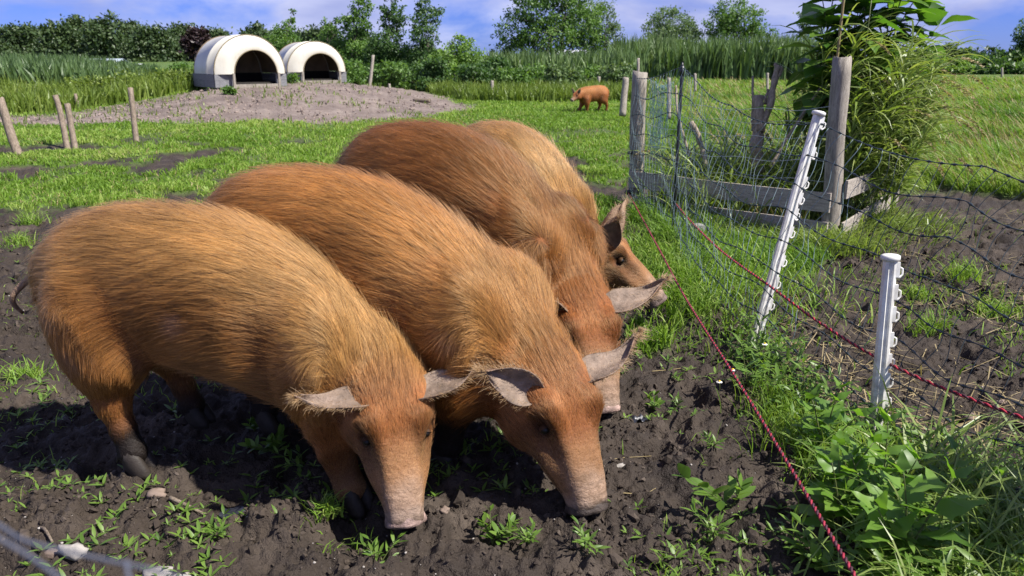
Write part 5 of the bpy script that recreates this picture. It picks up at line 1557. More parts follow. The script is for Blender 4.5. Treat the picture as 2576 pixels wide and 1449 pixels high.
def leafy_plant(name, label, cat, base, shape, sname, mat, stems, L, rg, group=None, gap=.055, droop=.35, stem_r=.004, whorl=2, topscale=.5, start=.12, lean_leaf=.5, nout=-.3):
    """stems: list of end points relative to base; leaves in pairs up each stem"""
    base = np.asarray(base, float)
    o = thing(name, base, label, cat, group)
    mb = MB()
    for e in stems:
        e = np.asarray(e, float); n = 14; t = np.linspace(0, 1, n)[:, None]
        bend = np.array((rg.normal(0, .04), rg.normal(0, .04), 0)) * np.linalg.norm(e)
        P = base + np.array((e[0] * .15, e[1] * .15, -.02)) * (1 - t) * 0 + np.concatenate([e[:2] * t ** 1.3, e[2:3] * t], 1) + bend * np.sin(t * np.pi)
        mb.add(*tube_geo(P, stem_r * (1.15 - .75 * t[:, 0]), 6), tone=.5)
        ln = np.linalg.norm(e); k = max(3, int(ln / gap)); phi = rg.uniform(0, 6.28)
        for i in range(k + 1):
            f = start + (1 - start) * i / k
            j = min(n - 2, int(f * (n - 1))); p = P[j] + (P[j + 1] - P[j]) * (f * (n - 1) - j)
            up = P[j + 1] - P[j]; up /= np.linalg.norm(up)
            for w_ in range(whorl if i < k else whorl + 1):
                a = phi + i * 1.57 + w_ * 2 * np.pi / whorl + rg.normal(0, .3)
                out = np.array((math.cos(a), math.sin(a), 0))
                dr = out + up * (lean_leaf + .5 * f + (.5 if i == k else 0)) + rg.normal(0, .12, 3) - np.array((0, 0, droop * (1 - f)))
                nn = np.array((0, 0, 1.0)) + up * .6 + out * nout + rg.normal(0, .2, 3)
                s = L * (1 - (1 - topscale) * max(0, f - .45) / .55) * rg.uniform(.75, 1.15)
                add_leaf(o, leaf_me(shape, sname, mat, round(float(rg.choice((.2, .35, .5, .65, .8))), 2)), p + out * stem_r, basis(dr[None], nn[None])[0], s)
    mb.build('stem', M_WL['stem'], o)
    return o
rg = np.random.default_rng(11)
G_W = 'tall weeds beside the red and black cord'
def gz(p): return np.array((p[0], p[1], float(ground_z(np.array([p[0]]), np.array([p[1]]))[0])))
leafy_plant('orache_plant', 'orache with triangular leaves left of the short white post', 'weed', gz(GP(2070, 1150)), HASTATE, 'hastate', M_WL['orache'], [(.04, .02, .27), (-.05, .03, .22), (.08, -.06, .20)], .125, rg, G_W, .05, .3)
leafy_plant('orache_plant', 'tallest orache, in front of the short white post with broad triangular leaves', 'weed', gz(GP(2200, 1330)), HASTATE, 'hastate', M_WL['orache'], [(.02, .05, .34), (.08, -.03, .26), (-.09, .02, .24), (.02, -.08, .2)], .14, rg, G_W, .055, .3)
leafy_plant('orache_plant', 'low orache leaning over the cord below the tallest one', 'weed', gz(GP(2110, 1330)), HASTATE, 'hastate', M_WL['orache'], [(-.06, -.03, .24), (.08, .02, .28), (.0, .08, .24)], .14, rg, G_W, .05, .3)
leafy_plant('orache_plant', 'shaded orache at the bottom edge right of the cord', 'weed', gz(GP(2265, 1460)), HASTATE, 'hastate', M_WL['orache'], [(-.02, .03, .30), (.10, .0, .30), (-.10, -.02, .22)], .15, rg, G_W, .055, .3)
leafy_plant('orache_plant', 'orache between the cord and the short white post, above the low leaning one', 'weed', gz(GP(2120, 1230)), HASTATE, 'hastate', M_WL['orache'], [(.0, .03, .17), (.07, -.03, .15), (-.06, .0, .14)], .11, rg, G_W, .05, .3)
leafy_plant('orache_plant', 'orache farthest right at the bottom, mixed with long grass', 'weed', gz(GP(2390, 1330)), HASTATE, 'hastate', M_WL['orache'], [(.0, .03, .22), (.09, -.03, .18)], .12, rg, G_W, .05, .3)
leafy_plant('persicaria_plant', 'narrow leaved weed at the foot of the tall leaning white post', 'weed', gz(GP(1905, 905)), LANCE, 'lance', M_WL['lance'], [(.0, .0, .27), (-.10, .02, .19), (.09, -.03, .20), (.03, .06, .16), (-.05, -.07, .15)], .115, rg, G_W, .036, .25, .003)
leafy_plant('persicaria_plant', 'narrow leaved weed behind the cord below the leaning post', 'weed', gz(GP(1880, 985)), LANCE, 'lance', M_WL['lance'], [(-.04, .0, .20), (.08, .02, .17), (.02, -.06, .13)], .10, rg, G_W, .036, .25, .003)
leafy_plant('persicaria_plant', 'bright narrow leaved weed left of the cord in the middle', 'weed', gz(GP(1840, 880)), LANCE, 'lance', M_WL['lance'], [(-.03, .0, .14), (.05, .02, .15)], .09, rg, G_W, .034, .25, .003)
leafy_plant('persicaria_plant', 'narrow leaved weed beside the short white post foot', 'weed', gz(GP(2010, 1010)), LANCE, 'lance', M_WL['lance'], [(.0, .0, .18), (.07, .02, .14), (-.07, .0, .13)], .085, rg, G_W, .034, .25, .003)
# seedlings in the mud that stand out singly
spots = [(1840, 1300, .12, 'cluster right of the middle pig snout'), (1795, 1365, .085, 'lower of the clumps left of the cord'), (2045, 1390, .12, 'at the bottom edge left of the cord'), (2060, 1425, .10, 'touching the bottom edge beside the cord'),
         (1465, 1395, .07, 'below the middle pig snout'), (1330, 1370, .06, 'between the two near snouts at the bottom'), (1240, 1345, .07, 'right of the near pig snout'), (545, 1345, .07, 'at the bottom left beside the dead stick'),
         (960, 1385, .075, 'just below the near pig snout'), (700, 1140, .085, 'under the near pig belly, lit by the sun'), (760, 1165, .085, 'beside the near pig front leg'), (1790, 1150, .06, 'left of the dark cord'), (1640, 1020, .06, 'right of the third pig snout'),
         (1700, 1015, .055, 'in the bare soil left of the cord'), (1480, 1110, .05, 'below the third pig snout'), (640, 1080, .06, 'in the shade under the belly'), (1730, 870, .06, 'in the soil near the grass edge'), (30, 640, .06, 'at the left edge beside the near pig rump')]
for q, (px, py, s, where) in enumerate(spots):
    n = int(rg.integers(3, 6))
    st = [(rg.normal(0, s * .55), rg.normal(0, s * .55), s * rg.uniform(.5, 1.0)) for _ in range(n)]
    leafy_plant('seedling', f'small bright green seedling {where}', 'seedling', gz(GP(px, py)), LANCE if q % 3 else OVAL, 'lance' if q % 3 else 'oval', M_WL['lance'], st, s * .62, rg, 'larger seedlings in the mud', s * .5, .1, .0018, 2, .8, .35, .6)

# big broad leaved plant behind the pen post
bp = np.array((2.92, 7.20, .25))
leafy_plant('broad_leaved_plant', 'tall plant with big dark green pointed leaves rising above the pen corner post', 'plant', bp, HEART, 'heart', M_WL['broad'],
            [(-.30, -.05, 1.62), (-.16, .0, 1.80), (.02, .0, 1.95), (.22, -.02, 1.90), (.45, .05, 1.80), (-.08, .05, 1.60), (.66, .08, 1.52), (.80, .1, 1.40), (.34, .0, 1.6), (.13, -.08, 1.75), (.55, .0, 1.68), (-.22, .1, 1.4), (.1, .15, 1.5)], .34, rg, None, .165, .9, .010, 2, .85, .42, -.1, .75)
V, f = tube_geo(catmull(np.array([bp + (-.26, -.42, 1.05), bp + (-.26, -.42, 1.4), bp + (-.25, -.40, 1.9)]), 10), .011, 7)
mb = MB(); mb.add(V, f); tag(mb.build('dry_stalk', M_HAY, None), 'bare pale stalk standing behind the top of the pen corner post', 'stalk')

mb = MB(); tc = bp + np.array((-.05, -.45, 1.62))
V, f = inst_geo(LEAF_S[0], LEAF_S[1], np.repeat(tc[None], 40, 0), basis(rdir(np.random.default_rng(3), 40) * (1, 1, .5) + np.array((0, 0, .8)), rdir(np.random.default_rng(4), 40)), np.full(40, .035)); mb.add(V, f)
th_ = thing('thistle', tc - (0, 0, .75), 'small purple thistle head among the big leaves above the pen', 'thistle')
mb.build('flower_head', plain_mat('thistle_purple', (.24, .09, .34), .7), th_)
mb = MB(); mb.add(*tube_geo([tc - (0, 0, .75), tc - (0, 0, .3), tc], .004, 5)); mb.build('stem', M_WL['stem'], th_)
# tall grass hanging over the side boards
M_TG = leaf_mat('tall_grass_blade', (.10, .155, .034), (.18, .25, .058), (.32, .36, .13), .4, .35, .4)
def tuft(name, label, cat, centre, spread, n, H, lean, az_mu, az_sd, wd, mat=None, seg=4, heads=0, hl=(.10, .18)):
    P = centre + rg.normal(0, 1, (n, 3)) * np.array((*spread, 0)); 
    h = rg.uniform(*H, n)
    o = thing(name, centre, label, cat, None)
    V, fs, K = blades_geo(P, h, np.full(n, wd) * rg.uniform(.7, 1.3, n), rg.normal(az_mu, az_sd, n), rg.uniform(*lean, n), rg=rg, seg=seg)
    b = mesh_np('blades', V, fs, mat or M_TG, o, {'tone': np.repeat(np.clip(rg.normal(.5, .2, n), 0, 1), K)}, False)
    b['kind'] = 'stuff'
    for q in range(heads):
        p = centre + rg.normal(0, 1, 3) * np.array((*spread, 0)); a = rg.normal(az_mu, az_sd * .8); hh = H[1] * rg.uniform(.85, 1.12); le = rg.uniform(.35, .9)
        t = np.linspace(0, 1, 14); dv = np.array((math.cos(a), math.sin(a), 0))
        C = p + np.array((0, 0, 1.0)) * (hh * t * (1 - .38 * le * t ** 1.5))[:, None] + dv * (hh * le * t ** 1.7 * .8)[:, None]
        cul = MB(); cul.add(*tube_geo(C, .0018, 4), tone=.4); stem = cul.build('culm', M_HAY, o)
        hd = MB(); ll = rg.uniform(*hl)
        T = C[-1] - C[-3]; T /= np.linalg.norm(T)
        nn = 46; s = rg.random(nn)
        pos = C[-1] + T * (s * ll)[:, None] + np.array((0, 0, -.25)) * (s ** 2 * ll)[:, None] + rg.normal(0, .006, (nn, 3))
        V, f = inst_geo(LEAF_S[0], LEAF_S[1], pos, basis(T + rg.normal(0, .35, (nn, 3)), rdir(rg, nn)), np.stack([np.full(nn, .028), np.full(nn, .018), np.full(nn, .02)], 1))
        hd.add(V, f, rg.uniform(.3, .9)); hd.build('seed_head', M_HAY, stem)
    return o
def arch_clump(label, stems, n, L, az_mu, az_sd, wd, heads):
    """culms with long leaves arching out and drooping from every height; stems: (x, y, height)"""
    c0 = np.array((stems[:, 0].mean(), stems[:, 1].mean(), .05))
    o = thing('tall_grass', c0, label, 'grass clump', None)
    k = rg.integers(0, len(stems), n); S_ = stems[k]
    lean = np.stack([S_[:, 0] - c0[0] + .10, S_[:, 1] - c0[1] - .02], 1)
    f = rg.uniform(.16, 1.0, n)
    hz = S_[:, 2] * f
    P = np.stack([S_[:, 0] + lean[:, 0] * .45 * f ** 2, S_[:, 1] + lean[:, 1] * .45 * f ** 2, .02 + hz], 1)
    az = np.where(rg.random(n) < .6, rg.normal(az_mu, az_sd, n), rg.uniform(-np.pi, np.pi, n))
    l = rg.uniform(*L, n) * (.7 + .5 * f)
    e0, e1 = np.radians(rg.uniform(45, 82, n)), np.radians(rg.uniform(-75, 5, n))
    m = 6
    ctr = [P]
    for i in range(m):
        e = e0 + (e1 - e0) * ((i + .5) / m) ** 1.15
        st = np.stack([np.cos(e) * np.cos(az), np.cos(e) * np.sin(az), np.sin(e)], 1) * (l / m)[:, None]
        ctr.append(ctr[-1] + st)
    tw = rg.normal(0, .5, n)
    sv = np.stack([-np.sin(az) * np.cos(tw), np.cos(az) * np.cos(tw), np.sin(tw)], 1)
    w = wd * rg.uniform(.6, 1.3, n)
    rows = []
    for i in range(m):
        wk = (w * (.55, 1, 1, .85, .62, .36)[i])[:, None] * .5
        rows += [ctr[i] - sv * wk, ctr[i] + sv * wk]
    rows.append(ctr[m]); K = len(rows)
    V = np.stack(rows, 1).reshape(-1, 3); q = (np.arange(n) * K)[:, None]
    fs = [np.concatenate([q + np.array([2 * j, 2 * j + 1, 2 * j + 3, 2 * j + 2]) for j in range(m - 1)]), q + np.array([K - 3, K - 2, K - 1])]
    b = mesh_np('blades', V, fs, M_TG, o, {'tone': np.repeat(np.clip(rg.normal(.48, .2, n) + .15 * f - .05, 0, 1), K)}, True); b['kind'] = 'stuff'
    mb = MB()
    for x, y, hh in stems:
        t = np.linspace(0, 1, 8)[:, None]
        C = np.concatenate([x + (x - c0[0] + .10) * .45 * t ** 2, y + (y - c0[1] - .02) * .45 * t ** 2, .02 + hh * t], 1)
        mb.add(*tube_geo(C, .0028 * (1.2 - .6 * t[:, 0]), 5), tone=.4)
    mb.build('culms', M_TG, o)
    for q in range(heads):
        x, y, hh = stems[rg.integers(len(stems))]
        a = rg.normal(az_mu, .8); el = rg.uniform(.3, 1.1); ll = rg.uniform(.12, .22)
        B = np.array((x + (x - c0[0] + .1) * .45, y + (y - c0[1]) * .45, hh * rg.uniform(.75, 1.0)))
        d = np.array((math.cos(a) * math.cos(el), math.sin(a) * math.cos(el), math.sin(el)))
        t = np.linspace(0, 1, 9)[:, None]; C = B + d * .34 * t + np.array((0, 0, -.16)) * t ** 2
        cm = MB(); cm.add(*tube_geo(C, .0016, 4), tone=.5); stem = cm.build('culm', M_HAY, o)
        T = C[-1] - C[-2]; T /= np.linalg.norm(T)
        nn = 60; s = rg.random(nn)
        pos = C[-1] + T * (s * ll)[:, None] + np.array((0, 0, -.3)) * (s ** 2 * ll)[:, None] + rg.normal(0, .0055, (nn, 3)) * (1.2 - s)[:, None]
        V, f = inst_geo(LEAF_S[0], LEAF_S[1], pos, basis(T + rg.normal(0, .3, (nn, 3)), rdir(rg, nn)), np.stack([np.full(nn, .026), np.full(nn, .016), np.full(nn, .02)], 1))
        hd = MB(); hd.add(V, f, rg.uniform(.3, .9)); hd.build('seed_head', M_HAY, stem)
    return o
ns = 70
SX = np.stack([3.00 + .17 * rg.normal(0, 1, ns), 7.05 + .20 * rg.normal(0, 1, ns), rg.uniform(.75, 1.52, ns)], 1)
SX = SX[(SX[:, 0] - 2.52) * .6 + (SX[:, 1] - 6.19) * .8 > .10]
arch_clump('thick clump of tall grass with pale seed heads arching right over the side boards', SX, 3700, (.28, .58), -.35, .9, .016, 30)
ns = 40
SX2 = np.stack([2.08 + .26 * rg.normal(0, 1, ns), 7.40 + .22 * rg.normal(0, 1, ns), rg.uniform(.15, .55, ns)], 1)
arch_clump('long arching grass leaves inside the pen left of the stump', SX2, 800, (.3, .65), 2.2, 1.2, .014, 4)
ns = 26
SX = np.stack([3.28 + .12 * rg.normal(0, 1, ns), 7.55 + .10 * rg.normal(0, 1, ns), rg.uniform(.4, .95, ns)], 1)
arch_clump('grass drooping over the far end of the side boards', SX, 420, (.25, .5), -.4, .8, .013, 5)
tuft('tall_grass', 'dark grass filling the middle of the pen around the stump', 'grass clump', np.array((2.28, 7.45, .0)), (.34, .34), 1800, (.3, .85), (.3, 1.2), 1.0, 1.8, .012, heads=4)
tuft('tall_grass', 'grass standing inside the pen along the front boards', 'grass clump', np.array((1.95, 7.25, .0)), (.30, .24), 1300, (.2, .6), (.3, 1.2), 1.0, 1.8, .011, heads=3)
tuft('tall_grass', 'green grass growing against the outside of the front boards', 'grass clump', np.array((1.78, 6.50, .0)), (.36, .26), 1900, (.05, .17), (.4, 1.3), -1.6, 1.4, .008)
tuft('tall_grass', 'grass at the foot of the pen corner post', 'grass clump', np.array((2.45, 5.85, .0)), (.20, .14), 800, (.08, .26), (.5, 1.4), -1.6, 1.2, .009)
tuft('tall_grass', 'yellowing grass under the outer side boards', 'grass clump', np.array((3.15, 6.72, .0)), (.32, .32), 1100, (.06, .22), (.5, 1.5), -.9, 1.0, .009)
tuft('tall_grass', 'lush green grass under the net between the black stake and the leaning white post', 'grass clump', np.array((1.42, 5.35, .0)), (.30, .60), 3400, (.05, .17), (.4, 1.3), 0, 3, .008, M_LAWN)
tuft('tall_grass', 'lush grass along the red and black cord behind the pig heads', 'grass clump', np.array((1.02, 5.1, .0)), (.20, .60), 2600, (.04, .14), (.3, 1.2), 0, 3, .007, M_LAWN)
tuft('tall_grass', 'long dark grass in the bottom right corner', 'grass clump', np.array((1.46, 1.98, .0)), (.17, .17), 620, (.10, .40), (.5, 1.5), 1.2, 1.5, .007)
tuft('tall_grass', 'long grass at the bottom edge right of the orache', 'grass clump', np.array((1.22, 1.72, .0)), (.15, .13), 420, (.10, .30), (.5, 1.5), 1.0, 1.8, .006)
tuft('tall_grass', 'fine pale chamomile and grass beside the cord left of the short white post', 'grass clump', np.array((1.12, 2.80, .0)), (.09, .20), 1300, (.05, .17), (.2, 1.0), 0, 3, .0035, M_LAWN)
tuft('tall_grass', 'grass between the orache plants and the short white post', 'grass clump', np.array((1.22, 2.40, .0)), (.10, .16), 600, (.05, .20), (.3, 1.2), 0, 3, .005, M_LAWN)
tuft('tall_grass', 'long single blades reaching right from the short white post foot', 'grass clump', np.array((1.38, 2.25, .0)), (.10, .12), 70, (.25, .5), (.6, 1.3), .2, .8, .011)
# green tufts in the churned soil
for q, (px, py, s, lab) in enumerate(((60, 945, .10, 'spiky grass tuft at the left edge beside the hind leg'), (50, 610, .13, 'grass tuft at the far left in front of the lawn'), (75, 560, .14, 'bright tuft of grass left of the near pig back'), (2340, 820, .12, 'grass tuft on the soil behind the netting'), (2420, 700, .14, 'grass tuft in the far part of the soil plot'), (2310, 740, .10, 'small grass tuft just right of the short white post top'), (2500, 780, .12, 'grass tuft near the right edge of the soil plot'), (1700, 700, .14, 'leafy tuft where the grass meets the bare soil'), (820, 1290, .06, 'little tuft at the near pig front hoof'))):
    tuft('grass_tuft', lab, 'grass tuft', gz(GP(px, py)), (s * .5, s * .4), 150, (s * .5, s * 1.3), (.4, 1.3), 0, 3, .006, M_LAWN, seg=3)

leafy_plant('broad_leaved_plant', 'tall unseen broad leaved plant added outside the right edge to shade the corner weeds', 'plant', gz((2.25, 1.72, 0)), HEART, 'heart', M_WL['broad'],
            [(-.25, -.1, 1.2), (.0, .15, 1.35), (.2, -.1, 1.3), (-.1, .25, 1.1), (.1, -.3, 1.15), (-.3, .2, .95), (.3, .2, 1.2)], .22, rg, None, .13, .75, .009, 2, .8, .2, .05)  # out of view, added so its shade falls on the bottom right corner
# dead stump and cut branches in the pen
M_STUMP = wood_mat('stump_wood', (.13, .105, .08), (.27, .22, .165), (.44, .37, .28), (10, 10, 2))
dw = thing('dead_stump', np.array((2.22, 7.05, 0)), 'grey dead stump with cut branches standing inside the pen', 'stump')
def branch(pts, r0, r1, nm, seed):
    P = catmull(np.array(pts, float), 14)
    P = P + np.stack([fbm(np.linspace(0, 4, 14), np.full(14, seed + q * 3.1), oct=2) for q in range(3)], 1) * r0 * .5
    rr = np.linspace(r0, r1, 14) * (1 + .14 * np.sin(np.linspace(0, 19, 14) + seed))
    V, f = tube_geo(P, rr, 9); mesh_np(nm, V, f, M_STUMP, dw)
def wp(px, py, y): 
    d = y / .99; return PX(px, py, d)
branch([wp(1902, 430, 7.05), wp(1906, 330, 7.05), wp(1905, 245, 7.05)], .062, .048, 'trunk', 1)
branch([wp(1915, 330, 7.0), wp(1940, 240, 7.0), wp(1953, 200, 7.0), wp(1952, 165, 7.0)], .034, .024, 'branch', 2)
branch([wp(1952, 200, 7.0), wp(1966, 175, 7.0), wp(1948, 160, 7.0)], .018, .014, 'branch', 3)
branch([wp(1893, 330, 7.1), wp(1895, 190, 7.1)], .013, .010, 'branch', 4)
branch([wp(1700, 215, 7.3), wp(1708, 300, 7.2), wp(1740, 410, 7.2)], .010, .014, 'branch', 5)
branch([wp(1738, 305, 7.1), wp(1762, 360, 7.1), wp(1775, 420, 7.1)], .026, .022, 'branch', 6)
branch([wp(1940, 420, 6.8), wp(1985, 340, 6.8), wp(2065, 220, 6.8)], .016, .012, 'branch', 7)
branch([wp(1925, 260, 7.1), wp(1932, 225, 7.1)], .016, .012, 'branch', 8)

# weedy ground cover along the cord, little flowers
P = np.concatenate([band(9000, 1700, 2600, 1.75, 4.2, rg)]); x, y = P[:, 0], P[:, 1]
P = P[poly_sd(x, y, WEED_POLY) + .25 * warp(x * 3, y * 3) < -.01]; P[:, 2] = ground_z(P[:, 0], P[:, 1])
n = len(P)
V, f = inst_geo(LANCE_S[0], LANCE_S[1], P + np.array((0, 0, 1.0)) * rg.uniform(0, .13, n)[:, None], basis(rdir(rg, n) * (1, 1, .4) + np.array((0, 0, .35)), rdir(rg, n) * .5 + np.array((0, 0, 1.0))), rg.uniform(.03, .075, n))
tag(mesh_np('ground_cover', V, f, M_WL['lance'], None, {'tone': np.repeat(np.clip(rg.normal(.5, .2, n), 0, 1), len(LANCE_S[0]))}, True), 'low leafy weeds covering the strip beside the cord', 'ground cover', kind='stuff')
M_PETAL = plain_mat('white_petal', (.80, .80, .78), .6); M_YEL = plain_mat('yellow_centre', (.62, .42, .02), .6)
for px, py, h, lab in ((1915, 950, .14, 'white daisy flower facing up right of the cord'), (1806, 1000, .08, 'small drooping daisy with a yellow centre left of the cord'), (1838, 985, .10, 'small daisy touching the cord')):
    b = gz(GP(px, py)); o = thing('daisy', b, lab, 'flower', 'daisies by the cord')
    mb = MB(); mb.add(*tube_geo([b, b + (.005, 0, h * .6), b + (.0, -.005, h)], .0014, 5)); mb.build('stem', M_WL['stem'], o)
    c = b + (0, -.005, h); a = np.linspace(0, 2 * np.pi, 12)[:-1]
    D = np.stack([np.cos(a), np.sin(a), np.full(11, -.15)], 1); V, f = inst_geo(LEAF_S[0], LEAF_S[1], np.repeat(c[None], 11, 0), basis(D, np.tile((0, 0, 1.0), (11, 1))), np.full(11, .014))
    mesh_np('petals', V, f, M_PETAL, o)
    V, f = tube_geo([c - (0, 0, .002), c + (0, 0, .003), c + (0, 0, .005)], [.005, .0055, .002], 8); mesh_np('centre', V, f, M_YEL, o)

# ------------------------------------------------------------------ loose things on the soil
def rock_geo(rg, n1=9, n2=12):
    a, b = np.meshgrid(np.linspace(0, np.pi, n1), np.linspace(0, 2 * np.pi, n2 + 1)[:-1], indexing='ij')
    V = np.stack([np.sin(a) * np.cos(b), np.sin(a) * np.sin(b), np.cos(a)], -1).reshape(-1, 3)
    s = rg.uniform(0, 50)
    V = V * (1 + .75 * fbm(V[:, 0] * 1.5 + s, V[:, 1] * 1.5, V[:, 2] * 1.5 + 3, 4, 7))[:, None]
    V = np.round(V * 2.6) / 2.6 * .45 + V * .55
    i = np.arange(n1 - 1)[:, None] * n2; j = np.arange(n2)[None, :]; k = (j + 1) % n2
    return V, [np.stack([i + j, i + n2 + j, i + n2 + k, i + k], -1).reshape(-1, 4)]
M_STONE = plain_mat('pale_stone', (.30, .275, .25), .85, .2, .25, 18, .5)
M_STONE2 = plain_mat('brown_stone', (.20, .15, .12), .85, .2, .25, 18, .5)
for q, (px, py, sx, sy, sz, m, lab) in enumerate(((188, 1407, .036, .026, .022, 0, 'white chalky stone at the lower left'), (412, 1437, .055, .03, .018, 0, 'flat white stone at the bottom edge on the left'), (396, 1258, .03, .022, .014, 1, 'brown stone beside the dead stick'),
                                                   (130, 1398, .024, .016, .014, 1, 'grey stone left of the white chalky one'), (105, 940, .02, .014, .014, 0, 'small pale stone near the left edge'), (1560, 1168, .026, .012, .007, 0, 'pale flat chip right of the middle pig snout'),
                                                   (985, 1262, .02, .016, .014, 1, 'pinkish brown stone beside the near pig hoof'), (1118, 1300, .016, .012, .010, 1, 'small brown stone right of the near pig snout'), (2520, 1020, .03, .024, .02, 1, 'stone under the red cord at the right edge'),
                                                   (2455, 1035, .05, .03, .016, 1, 'flat grey stone lying by the red cord'), (2000, 700, .018, .016, .022, 0, 'small white stone behind the leaning post'))):
    g, f = rock_geo(np.random.default_rng(q + 60)); b = gz(GP(px, py))
    tag(mesh_np('stone', g * (sx, sy, sz) + b + (0, 0, sz * .45), f, (M_STONE, M_STONE2)[m]), lab, 'stone', 'stones lying on the soil')
for q, (pts, r, lab) in enumerate(([[(430, 1268), (470, 1278), (520, 1292)], .008, 'grey dead stick lying on the soil at the lower left'], [[(100, 1330), (118, 1355), (135, 1378)], .006, 'pale dry stem stub at the far lower left'],
                                   [[(1480, 1165), (1560, 1140), (1640, 1120)], .0018, 'thin dry stem on the soil right of the middle pig'], [[(1640, 940), (1700, 915), (1760, 900)], .002, 'thin root lying beside the cord'], [[(1560, 1240), (1620, 1232), (1650, 1222)], .0022, 'short straw right of the middle pig snout'])):
    P = catmull(np.array([gz(GP(*p)) + (0, 0, r * 1.2 + .004) for p in pts]), 10)
    V, f = tube_geo(P, np.linspace(r, r * .6, 10), 7); mb = MB(); mb.add(V, f)
    tag(mb.build('stick', M_STICK if r > .004 else M_HAY, None), lab, 'stick', 'sticks on the soil')
M_FILM = plain_mat('black_film', (.02, .022, .03), .35, .5)
for q, (px, py, s, lab) in enumerate(((1606, 1046, .035, 'scrap of black plastic film right of the third pig snout'), (590, 1268, .05, 'dark plastic scrap in the soil at the lower left'))):
    c = gz(GP(px, py)); a, b = np.meshgrid(np.linspace(-1, 1, 10), np.linspace(-1, 1, 10), indexing='ij')
    V = np.stack([a.ravel() * s, b.ravel() * s * .7, .012 + .022 * fbm(a.ravel() * 2.2, b.ravel() * 2.2, oct=3, seed=q)], 1) + c
    i = np.arange(9)[:, None] * 10 + np.arange(9)[None, :]
    tag(mesh_np('plastic_scrap', V, [np.stack([i, i + 10, i + 11, i + 1], -1).reshape(-1, 4)], M_FILM), lab, 'plastic scrap', 'plastic scraps on the soil')

# clods
def near_mud(n, y0=1.3, y1=8.0, a=-160, b=2740, thr=.5):
    P = band(n, a, b, y0, y1, rg); P = P[mud_mask(P[:, 0], P[:, 1]) > thr]
    P[:, 2] = ground_z(P[:, 0], P[:, 1]); return P
t_ = NT('soil_clod')
nn = t_.noise(t_.pos(), 60, 5, .65)
M_CLOD = t_.finish(t_.mix(t_.ramp(nn, [(.35, .7), (.6, 0)]), t_.ramp(t_.attr('tone').outputs['Fac'], [(0, (.030, .023, .018)), (.6, (.066, .051, .040)), (1, (.125, .10, .082))]), (.034, .027, .023)), .9, t_.bump(nn, .6, .006), .15)
ph = (1 + 5 ** .5) / 2
ICO = np.array([(-1, ph, 0), (1, ph, 0), (-1, -ph, 0), (1, -ph, 0), (0, -1, ph), (0, 1, ph), (0, -1, -ph), (0, 1, -ph), (ph, 0, -1), (ph, 0, 1), (-ph, 0, -1), (-ph, 0, 1)]) / 1.9
ICF = np.array([(0, 11, 5), (0, 5, 1), (0, 1, 7), (0, 7, 10), (0, 10, 11), (1, 5, 9), (5, 11, 4), (11, 10, 2), (10, 7, 6), (7, 1, 8), (3, 9, 4), (3, 4, 2), (3, 2, 6), (3, 6, 8), (3, 8, 9), (4, 9, 5), (2, 4, 11), (6, 2, 10), (8, 6, 7), (9, 8, 1)])
cv = [(ICO * rg.uniform(.55, 1.25, (12, 1)) + rg.normal(0, .12, (12, 3)), [ICF]) for q in range(6)]
mb = MB()
for q in range(6):
    P = near_mud(9500, 1.3, 7.0); n = len(P)
    cl = fbm(P[:, 0] * 2.6, P[:, 1] * 2.6, oct=4, seed=81)
    k = rg.random(n) < .30 + 1.1 * np.clip(cl, -.25, .6); P = P[k]; n = len(P)
    s = .0028 + .0085 * rg.random(n) ** 2.0 + .016 * (rg.random(n) < .035) * rg.random(n)
    s = s * (1 + .22 * np.maximum(0, P[:, 1] - 1.8))
    sc = np.stack([s * rg.uniform(.7, 1.6, n), s * rg.uniform(.7, 1.3, n), s * rg.uniform(.5, 1.0, n)], 1)
    V, f = inst_geo(cv[q][0], cv[q][1], P + np.array((0, 0, 1.0)) * (sc[:, 2] * .12)[:, None], basis(rdir(rg, n), rdir(rg, n)), sc)
    mb.add(V, f, np.repeat(np.clip(rg.normal(.45, .18, n), 0, 1), 12))
tag(mb.build('mud_clods', M_CLOD, None, False), 'crumbly dark clods covering the trampled soil', 'soil', kind='stuff')
P = band(5000, 0, 1180, 16.3, 27, rg); P = P[sand_mask(P[:, 0], P[:, 1]) > .4]; P[:, 2] = ground_z(P[:, 0], P[:, 1]); n = len(P)
s = .012 + .035 * rg.random(n) ** 2.5
V, f = inst_geo(cv[1][0], cv[1][1], P, basis(rdir(rg, n), rdir(rg, n)), np.stack([s * 1.3, s, s * .7], 1))
tag(mesh_np('sand_clods', V, f, plain_mat('sand_clod', (.22, .175, .15), .9, .1, .35, .8), None, {}, False), 'lumps of sandy soil on the mound', 'soil', kind='stuff')
P = near_mud(700, 1.4, 6); n = len(P); s = .0015 + .005 * rg.random(n) ** 2.5
V, f = inst_geo(cv[0][0], cv[0][1], P + (0, 0, .003), basis(rdir(rg, n) * (1, 1, .2), np.tile((0, 0, 1.0), (n, 1))), np.stack([s, s * .8, s * .6], 1))
tag(mesh_np('pebbles', V, f, M_STONE, None, {}, True), 'tiny pale pebbles in the soil', 'pebbles', kind='stuff')

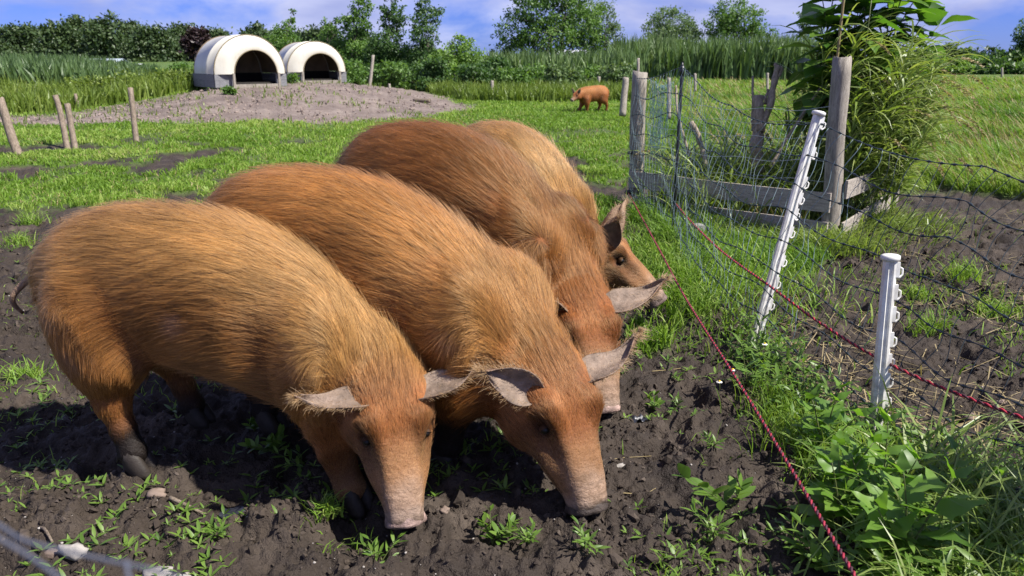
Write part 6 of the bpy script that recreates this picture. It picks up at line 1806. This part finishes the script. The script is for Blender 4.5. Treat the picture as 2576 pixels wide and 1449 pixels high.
# small seedlings as ground cover
def rosettes(P, s, name, label, mat, shape=LANCE_S, k=(3, 6)):
    pos, D, N, S, T = [], [], [], [], []
    for p, ss in zip(P, s):
        m = rg.integers(*k); a = rg.uniform(0, 6.28) + np.arange(m) * 6.28 / m + rg.normal(0, .3, m)
        D.append(np.stack([np.cos(a), np.sin(a), rg.uniform(.25, 1.3, m)], 1)); pos.append(np.repeat(p[None], m, 0)); N.append(np.stack([-np.cos(a) * .5, -np.sin(a) * .5, np.ones(m)], 1))
        S.append(ss * rg.uniform(.7, 1.2, m)); T.append(np.full(m, np.clip(rg.normal(.6, .2), 0, 1)))
    pos, D, N, S, T = map(np.concatenate, (pos, D, N, S, T))
    V, f = inst_geo(shape[0], shape[1], pos, basis(D, N), S)
    return tag(mesh_np(name, V, f, mat, None, {'tone': np.repeat(T, len(shape[0]))}, True), label, 'seedlings', kind='stuff')
P = near_mud(5200, 1.45, 6.5, -160, 2000, .3)
dn = sstep(-.05, .35, fbm(P[:, 0] * 2.0 + 5, P[:, 1] * 2.0, oct=3, seed=83) + .18 * sstep(2.35, 1.8, P[:, 1]) + .34 * sstep(.35, .85, P[:, 0]) + .1 * sstep(3.2, 4.5, P[:, 1]) - .05)
P = P[rg.random(len(P)) < dn * .8]
rosettes(P, .018 + .036 * rg.random(len(P)) ** 1.4, 'seedlings', 'tiny green seedlings scattered over the trampled soil', M_WL['lance'])
P = near_mud(4200, 2.6, 7.5, 2000, 2760, .3)
P = P[fbm(P[:, 0] * 1.6, P[:, 1] * 1.6, oct=3, seed=85) > .12]
blade_stuff('sparse_grass', 'sparse green blades on the soil plot behind the netting', P, rg.uniform(.03, .11, len(P)), np.full(len(P), .006), M_LAWN, (.5, 1.6), rg=rg)
P = near_mud(6500, 1.5, 6.0, -160, 2000, .15)
P = P[(fbm(P[:, 0] * 1.9, P[:, 1] * 1.9, oct=3, seed=86) + .2 * sstep(3.2, 4.6, P[:, 1])) > .22]
blade_stuff('sparse_grass', 'sparse green blades in the soil around the pigs', P, rg.uniform(.02, .08, len(P)), np.full(len(P), .0045), M_LAWN, (.4, 1.5), rg=rg)
# straw on the soil plot
P = near_mud(3600, 2.6, 7.5, 1960, 2760, .4); P = P[rg.random(len(P)) < .3 + .9 * np.clip(fbm(P[:, 0] * 1.3, P[:, 1] * 1.3, seed=87), -.3, .6)]
n = len(P); V, f = inst_geo(np.array([(-.5, -.015, 0), (.5, -.012, .02), (.5, .012, .02), (-.5, .015, 0)]), [np.array([(0, 1, 2, 3)])], P + (0, 0, .012), basis(rdir(rg, n) * (1, 1, .15), np.tile((0, 0, 1.0), (n, 1))), rg.uniform(.05, .20, n))
tag(mesh_np('straw', V, f, M_HAY, None, {'tone': np.repeat(rg.uniform(.2, .9, n), 4)}, False), 'dry straw strewn over the soil plot behind the netting', 'straw', kind='stuff')
